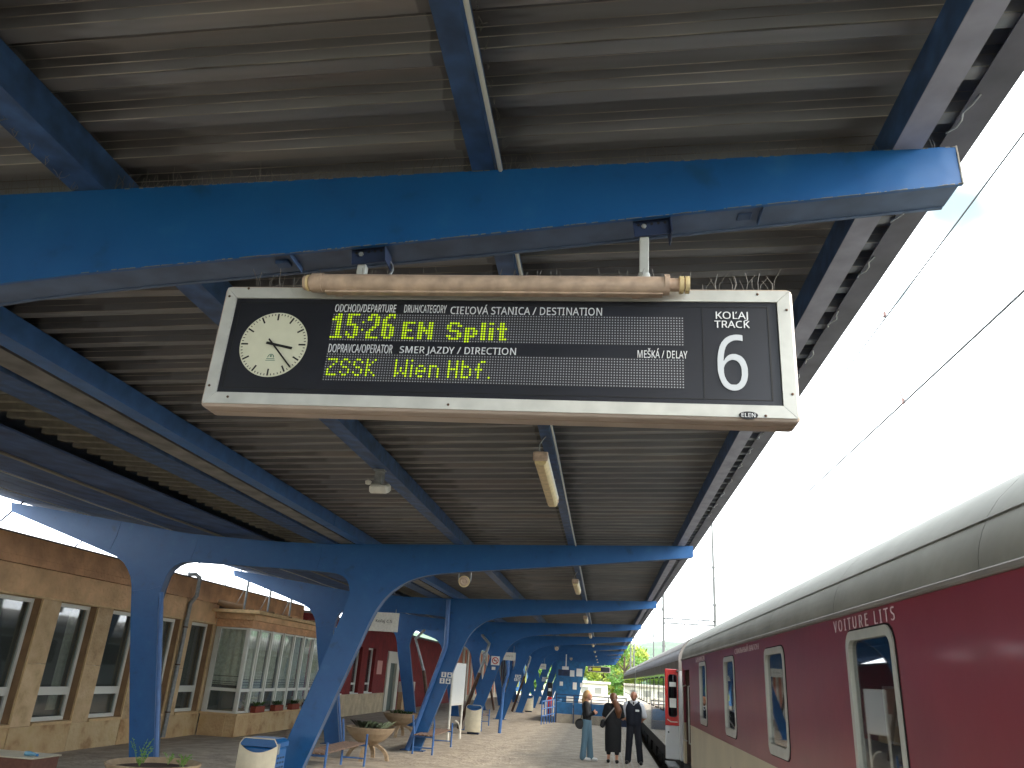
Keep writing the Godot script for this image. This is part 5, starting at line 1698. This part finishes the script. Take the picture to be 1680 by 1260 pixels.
# ------------------------------------------------------------------ people
func sdf_mesh(caps: Array, cell: float, k: float) -> ArrayMesh:
	# smooth union of tapered capsules [a, b, ra, rb], meshed as surface nets
	var lo := Vector3.ONE * 99; var hi := -lo
	for c in caps:
		var r: float = max(c[2], c[3]) + cell * 2.5
		lo = lo.min(c[0] - Vector3.ONE * r).min(c[1] - Vector3.ONE * r)
		hi = hi.max(c[0] + Vector3.ONE * r).max(c[1] + Vector3.ONE * r)
	var nx := int((hi.x - lo.x) / cell) + 2; var ny := int((hi.y - lo.y) / cell) + 2; var nz := int((hi.z - lo.z) / cell) + 2
	var f := PackedFloat32Array(); f.resize(nx * ny * nz); f.fill(1.0)
	for c in caps:
		var a: Vector3 = c[0]; var b: Vector3 = c[1]; var ra: float = c[2]; var rb: float = c[3]
		var m: float = max(ra, rb) + k + cell * 2.0
		var l := a.min(b) - Vector3.ONE * m; var h := a.max(b) + Vector3.ONE * m
		var ab := b - a; var dd: float = max(ab.length_squared(), 1e-8)
		for z in range(max(0, int((l.z - lo.z) / cell)), min(nz, int((h.z - lo.z) / cell) + 1)):
			for y in range(max(0, int((l.y - lo.y) / cell)), min(ny, int((h.y - lo.y) / cell) + 1)):
				for x in range(max(0, int((l.x - lo.x) / cell)), min(nx, int((h.x - lo.x) / cell) + 1)):
					var p := lo + Vector3(x, y, z) * cell
					var t := clampf((p - a).dot(ab) / dd, 0.0, 1.0)
					var d := (p - a - ab * t).length() - lerpf(ra, rb, t)
					var i := (z * ny + y) * nx + x
					var e := f[i]
					var hh: float = max(k - abs(e - d), 0.0) / k
					f[i] = min(e, d) - hh * hh * k * 0.25
	var vid := {}
	var verts := []
	var offs := [0, 1, nx, nx + 1, nx * ny, nx * ny + 1, nx * ny + nx, nx * ny + nx + 1]
	var cpos := [Vector3(0, 0, 0), Vector3(1, 0, 0), Vector3(0, 1, 0), Vector3(1, 1, 0), Vector3(0, 0, 1), Vector3(1, 0, 1), Vector3(0, 1, 1), Vector3(1, 1, 1)]
	var edges := [[0, 1], [2, 3], [4, 5], [6, 7], [0, 2], [1, 3], [4, 6], [5, 7], [0, 4], [1, 5], [2, 6], [3, 7]]
	for z in nz - 1:
		for y in ny - 1:
			for x in nx - 1:
				var i := (z * ny + y) * nx + x
				if abs(f[i]) > cell * 2.0: continue
				var cnt := 0
				for o in offs:
					if f[i + o] < 0.0: cnt += 1
				if cnt == 0 or cnt == 8: continue
				var s := Vector3.ZERO; var n := 0
				for e in edges:
					var va := f[i + offs[e[0]]]; var vb := f[i + offs[e[1]]]
					if (va < 0.0) != (vb < 0.0):
						s += cpos[e[0]].lerp(cpos[e[1]], va / (va - vb)); n += 1
				vid[i] = verts.size()
				verts.append(lo + (Vector3(x, y, z) + s / n) * cell)
	var st := mk()
	st.set_smooth_group(0)
	var strides := [1, nx, nx * ny]
	for i in vid.keys():
		for ax in 3:
			var u: int = strides[(ax + 1) % 3]; var v: int = strides[(ax + 2) % 3]
			if not (vid.has(i - u) and vid.has(i - v) and vid.has(i - u - v)): continue
			var va := f[i]; var vb := f[i + strides[ax]]
			if (va < 0.0) == (vb < 0.0): continue
			var q := [verts[vid[i]], verts[vid[i - u]], verts[vid[i - u - v]], verts[vid[i - v]]]
			if va < 0.0: q = [q[0], q[3], q[2], q[1]]
			for t in [0, 1, 2, 0, 2, 3]: st.add_vertex(q[t])
	st.index()
	st.generate_normals()
	return st.commit()

func hand_caps(w: Vector3, dir: Vector3, side: Vector3) -> Array:
	# palm, four fingers of different lengths with a bend, thumb from the side of the palm
	var d := dir.normalized(); var s := side.normalized(); var n := d.cross(s).normalized()
	var out := [[w, w + d * 0.08 + s * 0.02, 0.024, 0.02], [w, w + d * 0.08 - s * 0.02, 0.024, 0.02]]
	var ln := [0.062, 0.075, 0.07, 0.055]
	for i in 4:
		var r := w + d * 0.085 + s * (0.03 - 0.02 * i)
		var m: Vector3 = r + d * ln[i] * 0.55 + n * 0.012
		out.append([r, m, 0.0095, 0.009]); out.append([m, m + d * ln[i] * 0.35 + n * 0.025, 0.009, 0.008])
	var th := w + d * 0.025 + s * 0.03
	out.append([th, th + d * 0.03 + s * 0.03, 0.012, 0.01]); out.append([th + d * 0.03 + s * 0.03, th + d * 0.06 + s * 0.035, 0.01, 0.009])
	return out

func head_caps(c: Vector3, fwd: Vector3) -> Array:
	# skull, jaw, nose, ears, brow, lips; c = centre of the head
	var f := fwd.normalized(); var r := Vector3.UP.cross(f).normalized(); var u := Vector3.UP
	var o := [[c + u * 0.03 - f * 0.02, c + u * 0.02 + f * 0.015, 0.088, 0.082], [c - u * 0.02 + f * 0.02, c - u * 0.075 + f * 0.045, 0.066, 0.045],
		[c - u * 0.005 + f * 0.092, c - u * 0.03 + f * 0.108, 0.010, 0.015], [c - u * 0.06 + f * 0.084 - r * 0.016, c - u * 0.06 + f * 0.084 + r * 0.016, 0.010, 0.010]]
	for s in [-1.0, 1.0]:
		o.append([c + r * s * 0.085 + u * 0.01 - f * 0.005, c + r * s * 0.083 - u * 0.03, 0.014, 0.010])
		o.append([c + r * s * 0.015 + u * 0.03 + f * 0.088, c + r * s * 0.045 + u * 0.028 + f * 0.076, 0.010, 0.008])
	return o

func figure(label: String, at: Vector3, turn: float, parts: Array, group: String) -> Node3D:
	var o := thing("person", label, "person", at, group)
	var first: MeshInstance3D
	for p in parts:
		var mi := MeshInstance3D.new()
		mi.name = p[0]
		mi.mesh = sdf_mesh(p[1], p[3], p[4])
		mi.material_override = M[p[2]]
		o.add_child(mi, true)
	o.rotation.y = turn
	return o

func V(x, y, z) -> Vector3: return Vector3(x, y, z)

func eyes(o: Node3D, c: Vector3, f: Vector3):
	var r := Vector3.UP.cross(f).normalized()
	for s in [-1.0, 1.0]:
		var st := mk()
		lathe(st, [Vector2(0.0, -0.009), Vector2(0.012, 0.0), Vector2(0.0, 0.009)], c + f * 0.083 + r * s * 0.031 + Vector3.UP * 0.008, 8)
		var mi := MeshInstance3D.new(); mi.name = "eye"; mi.mesh = st.commit(); mi.material_override = M["black"]
		o.add_child(mi, true)

func make_people():
	# local axes: +x right in the picture, +z towards the camera
	var F := V(0, 0, 1)
	# 1. guard facing the camera, hands behind his back
	var body := []
	body += [[V(-0.09, 0.93, 0), V(-0.12, 0.5, 0.01), 0.085, 0.055], [V(-0.12, 0.5, 0.01), V(-0.15, 0.08, 0), 0.055, 0.038], [V(0.09, 0.93, 0), V(0.13, 0.5, 0.02), 0.085, 0.055], [V(0.13, 0.5, 0.02), V(0.17, 0.08, 0.02), 0.055, 0.038],
		[V(-0.07, 1.0, 0), V(-0.1, 1.38, -0.01), 0.11, 0.1], [V(0.07, 1.0, 0), V(0.1, 1.38, -0.01), 0.11, 0.1], [V(-0.15, 1.44, -0.01), V(0.15, 1.44, -0.01), 0.065, 0.065],
		[V(0, 1.44, -0.01), V(0, 1.56, 0.01), 0.06, 0.055],
		[V(-0.19, 1.42, -0.01), V(-0.27, 1.14, -0.06), 0.055, 0.045], [V(-0.27, 1.14, -0.06), V(-0.12, 0.97, -0.17), 0.042, 0.03], [V(0.19, 1.42, -0.01), V(0.28, 1.14, -0.06), 0.055, 0.045], [V(0.28, 1.14, -0.06), V(0.13, 0.97, -0.17), 0.042, 0.03],
		[V(-0.15, 0.07, -0.02), V(-0.17, 0.05, 0.12), 0.04, 0.035], [V(0.17, 0.07, 0), V(0.2, 0.05, 0.14), 0.04, 0.035]]
	body += head_caps(V(0, 1.645, 0.015), F)
	var hands := hand_caps(V(-0.12, 0.97, -0.17), V(0.8, -0.5, -0.1), V(0, 1, 0)) + hand_caps(V(0.13, 0.97, -0.17), V(-0.8, -0.5, -0.1), V(0, 1, 0))
	var g := figure("uniformed person in navy waistcoat and white short-sleeved shirt facing the camera", P(0.82, 0, 22.2), -0.1, [
		["body", body + hands, "skin_tan", 0.014, 0.02],
		["trousers", [[V(-0.085, 0.98, 0), V(-0.12, 0.5, 0.01), 0.108, 0.085], [V(-0.12, 0.5, 0.01), V(-0.15, 0.1, 0.0), 0.085, 0.08], [V(0.085, 0.98, 0), V(0.13, 0.5, 0.02), 0.108, 0.085], [V(0.13, 0.5, 0.02), V(0.17, 0.1, 0.02), 0.085, 0.08], [V(-0.06, 1.0, 0), V(0.06, 1.0, 0), 0.125, 0.125]], "cloth_dark", 0.018, 0.03],
		["shirt", [[V(-0.19, 1.42, -0.01), V(-0.26, 1.18, -0.05), 0.08, 0.075], [V(0.19, 1.42, -0.01), V(0.27, 1.18, -0.05), 0.08, 0.075], [V(-0.16, 1.43, -0.01), V(0.16, 1.43, -0.01), 0.085, 0.085], [V(-0.05, 1.5, 0.02), V(0.05, 1.5, 0.02), 0.06, 0.06]], "shirt_white", 0.014, 0.03],
		["waistcoat", [[V(-0.07, 0.99, 0), V(-0.1, 1.38, 0.0), 0.13, 0.118], [V(0.07, 0.99, 0), V(0.1, 1.38, 0.0), 0.13, 0.118], [V(-0.1, 1.3, 0.02), V(-0.11, 1.45, -0.01), 0.11, 0.085], [V(0.1, 1.3, 0.02), V(0.11, 1.45, -0.01), 0.11, 0.085]], "cloth_navy", 0.016, 0.04],
		["shoe", [[V(-0.15, 0.055, -0.05), V(-0.175, 0.045, 0.13), 0.05, 0.045]], "black", 0.014, 0.01],
		["shoe", [[V(0.17, 0.055, -0.04), V(0.2, 0.045, 0.15), 0.05, 0.045]], "black", 0.014, 0.01],
		["beard", [[V(-0.05, 1.6, 0.06), V(0.0, 1.565, 0.085), 0.025, 0.03], [V(0.05, 1.6, 0.06), V(0.0, 1.565, 0.085), 0.025, 0.03]], "hair_brown", 0.01, 0.02],
		["tie", [[V(0, 1.49, 0.085), V(0, 1.46, 0.11), 0.022, 0.016]], "cloth_navy", 0.008, 0.01]], "people talking on the platform")
	eyes(g, V(0, 1.645, 0.015), F)
	var st := mk(); cbox(st, V(0.1, 1.3, 0.135), V(0.1, 0.05, 0.01), 0.003)
	var bd := MeshInstance3D.new(); bd.name = "name_badge"; bd.mesh = st.commit(); bd.material_override = M["paper"]; g.add_child(bd)
	# 2. woman from behind in a long black dress, right hand raised
	var Bk := V(0.15, 0, -1).normalized()
	body = [[V(-0.08, 0.9, 0), V(-0.1, 0.48, 0), 0.09, 0.055], [V(-0.1, 0.48, 0), V(-0.12, 0.08, 0), 0.055, 0.035], [V(0.08, 0.9, 0), V(0.09, 0.48, 0), 0.09, 0.055], [V(0.09, 0.48, 0), V(0.1, 0.08, 0.02), 0.055, 0.035],
		[V(-0.06, 0.97, 0), V(-0.08, 1.3, 0), 0.11, 0.095], [V(0.06, 0.97, 0), V(0.08, 1.3, 0), 0.11, 0.095], [V(-0.13, 1.37, 0), V(0.13, 1.37, 0), 0.06, 0.06], [V(0, 1.37, 0), V(0, 1.48, -0.01), 0.055, 0.05],
		[V(-0.17, 1.36, 0), V(-0.25, 1.1, -0.02), 0.055, 0.043], [V(-0.25, 1.1, -0.02), V(-0.16, 1.0, -0.2), 0.04, 0.028], [V(0.17, 1.36, 0), V(0.25, 1.08, -0.02), 0.055, 0.043], [V(0.25, 1.08, -0.02), V(0.36, 1.09, -0.2), 0.04, 0.028],
		[V(-0.12, 0.06, 0.02), V(-0.13, 0.045, -0.12), 0.038, 0.03], [V(0.1, 0.06, 0.04), V(0.12, 0.045, -0.1), 0.038, 0.03]]
	body += head_caps(V(0, 1.565, -0.01), Bk)
	hands = hand_caps(V(-0.16, 1.0, -0.2), V(0.3, 0.3, -0.8), V(0, 1, 0)) + hand_caps(V(0.36, 1.09, -0.2), V(0.7, 0.5, -0.2), V(0, 1, 0))
	var dress := [[V(-0.06, 0.97, 0), V(-0.08, 1.3, 0), 0.135, 0.115], [V(0.06, 0.97, 0), V(0.08, 1.3, 0), 0.135, 0.115], [V(-0.14, 1.37, 0), V(0.14, 1.37, 0), 0.075, 0.075], [V(-0.17, 1.36, 0), V(-0.235, 1.15, -0.01), 0.08, 0.07], [V(0.17, 1.36, 0), V(0.235, 1.14, -0.01), 0.08, 0.07],
		[V(-0.07, 0.95, 0), V(-0.07, 0.86, 0), 0.14, 0.14], [V(0.07, 0.95, 0), V(0.07, 0.86, 0), 0.14, 0.14]]
	var wo := figure("person in a long black dress with long brown hair, seen from behind between the others", P(0.28, 0, 22.1), 0.0, [
		["body", body + hands, "skin", 0.014, 0.02],
		["dress", dress, "cloth_black", 0.018, 0.04],
		["leggings", [[V(-0.1, 0.45, 0), V(-0.115, 0.24, 0), 0.075, 0.06], [V(0.09, 0.45, 0), V(0.1, 0.24, 0.01), 0.075, 0.06]], "cloth_black", 0.016, 0.02],
		["shoe", [[V(-0.12, 0.05, 0.04), V(-0.13, 0.04, -0.12), 0.045, 0.04]], "black", 0.014, 0.01],
		["shoe", [[V(0.1, 0.05, 0.06), V(0.12, 0.04, -0.1), 0.045, 0.04]], "black", 0.014, 0.01],
		["hair", [[V(0, 1.6, 0.01), V(0, 1.58, 0.02), 0.102, 0.1], [V(0, 1.57, 0.08), V(0.06, 1.45, 0.12), 0.06, 0.06], [V(0.06, 1.45, 0.12), V(0.13, 1.27, 0.12), 0.075, 0.085], [V(0.13, 1.27, 0.12), V(0.14, 1.13, 0.12), 0.085, 0.05]], "hair_brown", 0.012, 0.03]], "people talking on the platform")
	st = mk()
	lathe(st, [Vector2(0.2, 0.27), Vector2(0.205, 0.271), Vector2(0.212, 0.45), Vector2(0.218, 0.7), Vector2(0.214, 0.85), Vector2(0.19, 0.98), Vector2(0.1, 1.0)], V(0, 0, 0.0), 40, 1.0, 0.76)
	var sk := MeshInstance3D.new(); sk.name = "skirt"; sk.mesh = st.commit(); sk.material_override = M["cloth_black"]; wo.add_child(sk)
	st = mk(); cbox(st, V(0.02, 1.53, 0.145), V(0.05, 0.03, 0.02), 0.008)
	var hb := MeshInstance3D.new(); hb.name = "hair_band"; hb.mesh = st.commit(); hb.material_override = M["strap_grey"]; wo.add_child(hb)
	var bag := thing("shoulder_bag", "black shoulder bag on a pale strap at the hip of the person in the dress", "bag", P(0.0, 0.85, 22.0), "bags")
	st = mk(); cbox(st, P(0.0, 0.93, 22.05), V(0.13, 0.2, 0.24), 0.04, Basis(Vector3.BACK, -0.2)); part("body", st, "black", bag)
	st = mk(); tube(st, [P(0.04, 1.0, 22.0), P(0.13, 1.13, 21.93), P(0.27, 1.3, 21.95), P(0.38, 1.43, 22.05), P(0.36, 1.42, 22.15)], 0.016, 6); part("strap", st, "strap_grey", bag)
	# 3. woman in jeans facing right, arms folded
	var R := V(0.85, 0, 0.45).normalized()
	body = [[V(-0.02, 0.92, 0.06), V(-0.04, 0.5, 0.08), 0.09, 0.055], [V(-0.04, 0.5, 0.08), V(-0.06, 0.08, 0.09), 0.055, 0.038], [V(0.02, 0.92, -0.06), V(0.07, 0.5, -0.05), 0.09, 0.055], [V(0.07, 0.5, -0.05), V(0.1, 0.08, -0.05), 0.055, 0.038],
		[V(0, 0.98, 0.05), V(-0.03, 1.32, 0.07), 0.1, 0.09], [V(0, 0.98, -0.05), V(-0.02, 1.32, -0.07), 0.1, 0.09], [V(-0.03, 1.39, 0.12), V(-0.02, 1.39, -0.12), 0.06, 0.06], [V(-0.02, 1.39, 0), V(0.0, 1.5, 0.01), 0.05, 0.048],
		[V(-0.03, 1.37, 0.15), V(0.0, 1.12, 0.19), 0.052, 0.042], [V(0.0, 1.12, 0.19), V(0.19, 1.15, 0.05), 0.04, 0.03], [V(-0.02, 1.37, -0.15), V(0.05, 1.12, -0.18), 0.052, 0.042], [V(0.05, 1.12, -0.18), V(0.19, 1.19, 0.02), 0.04, 0.03],
		[V(-0.06, 0.06, 0.09), V(0.07, 0.045, 0.13), 0.038, 0.032], [V(0.1, 0.06, -0.05), V(0.24, 0.045, -0.02), 0.038, 0.032]]
	body += head_caps(V(0.03, 1.59, 0.01), R)
	hands = hand_caps(V(0.19, 1.15, 0.05), V(0.3, 0.2, -0.8), V(0, 1, 0)) + hand_caps(V(0.19, 1.19, 0.02), V(0.2, 0.1, 0.8), V(0, 1, 0))
	var lw := figure("fair-haired person in black top and blue jeans standing with folded arms, leftmost of three", P(-0.42, 0, 22.2), 0.0, [
		["body", body + hands, "skin", 0.014, 0.02],
		["jeans", [[V(-0.01, 0.96, 0.05), V(-0.05, 0.5, 0.08), 0.115, 0.075], [V(-0.05, 0.5, 0.08), V(-0.085, 0.09, 0.09), 0.075, 0.085], [V(0.01, 0.96, -0.05), V(0.08, 0.5, -0.05), 0.115, 0.075], [V(0.08, 0.5, -0.05), V(0.11, 0.09, -0.05), 0.075, 0.085]], "denim", 0.018, 0.03],
		["top", [[V(0, 1.03, 0.05), V(-0.03, 1.32, 0.06), 0.115, 0.108], [V(0, 1.03, -0.05), V(-0.02, 1.32, -0.06), 0.115, 0.108], [V(-0.03, 1.38, 0.12), V(-0.02, 1.38, -0.12), 0.075, 0.075], [V(-0.03, 1.37, 0.15), V(0.0, 1.12, 0.19), 0.068, 0.058], [V(0.0, 1.12, 0.19), V(0.17, 1.15, 0.07), 0.056, 0.046], [V(-0.02, 1.37, -0.15), V(0.05, 1.12, -0.18), 0.068, 0.058], [V(0.05, 1.12, -0.18), V(0.18, 1.18, 0.0), 0.056, 0.046]], "cloth_black", 0.016, 0.03],
		["shoe", [[V(-0.09, 0.05, 0.085), V(0.09, 0.045, 0.14), 0.05, 0.042]], "shoe_white", 0.014, 0.01],
		["shoe", [[V(0.07, 0.05, -0.055), V(0.26, 0.045, -0.01), 0.05, 0.042]], "shoe_white", 0.014, 0.01],
		["hair", [[V(0.0, 1.63, 0.0), V(-0.02, 1.61, 0.0), 0.1, 0.098], [V(-0.07, 1.6, -0.03), V(-0.1, 1.48, -0.04), 0.055, 0.05], [V(-0.1, 1.48, -0.04), V(-0.11, 1.36, -0.03), 0.05, 0.025]], "hair_blonde", 0.012, 0.03]], "people talking on the platform")
	eyes(lw, V(0.03, 1.59, 0.01), R)
	bag = thing("shoulder_bag", "round black bag hanging behind the fair-haired person in jeans", "bag", P(-0.6, 0.8, 22.2), "bags")
	st = mk()
	lathe(st, [Vector2(0, -0.055), Vector2(0.1, -0.05), Vector2(0.13, 0), Vector2(0.1, 0.05), Vector2(0, 0.055)], P(-0.6, 0.88, 22.12), 20, 1, 1, Vector3.BACK)
	part("body", st, "black", bag)
	st = mk(); tube(st, [P(-0.58, 1.0, 22.12), P(-0.53, 1.2, 22.06), P(-0.47, 1.44, 22.05)], 0.01, 6); part("strap", st, "black", bag)
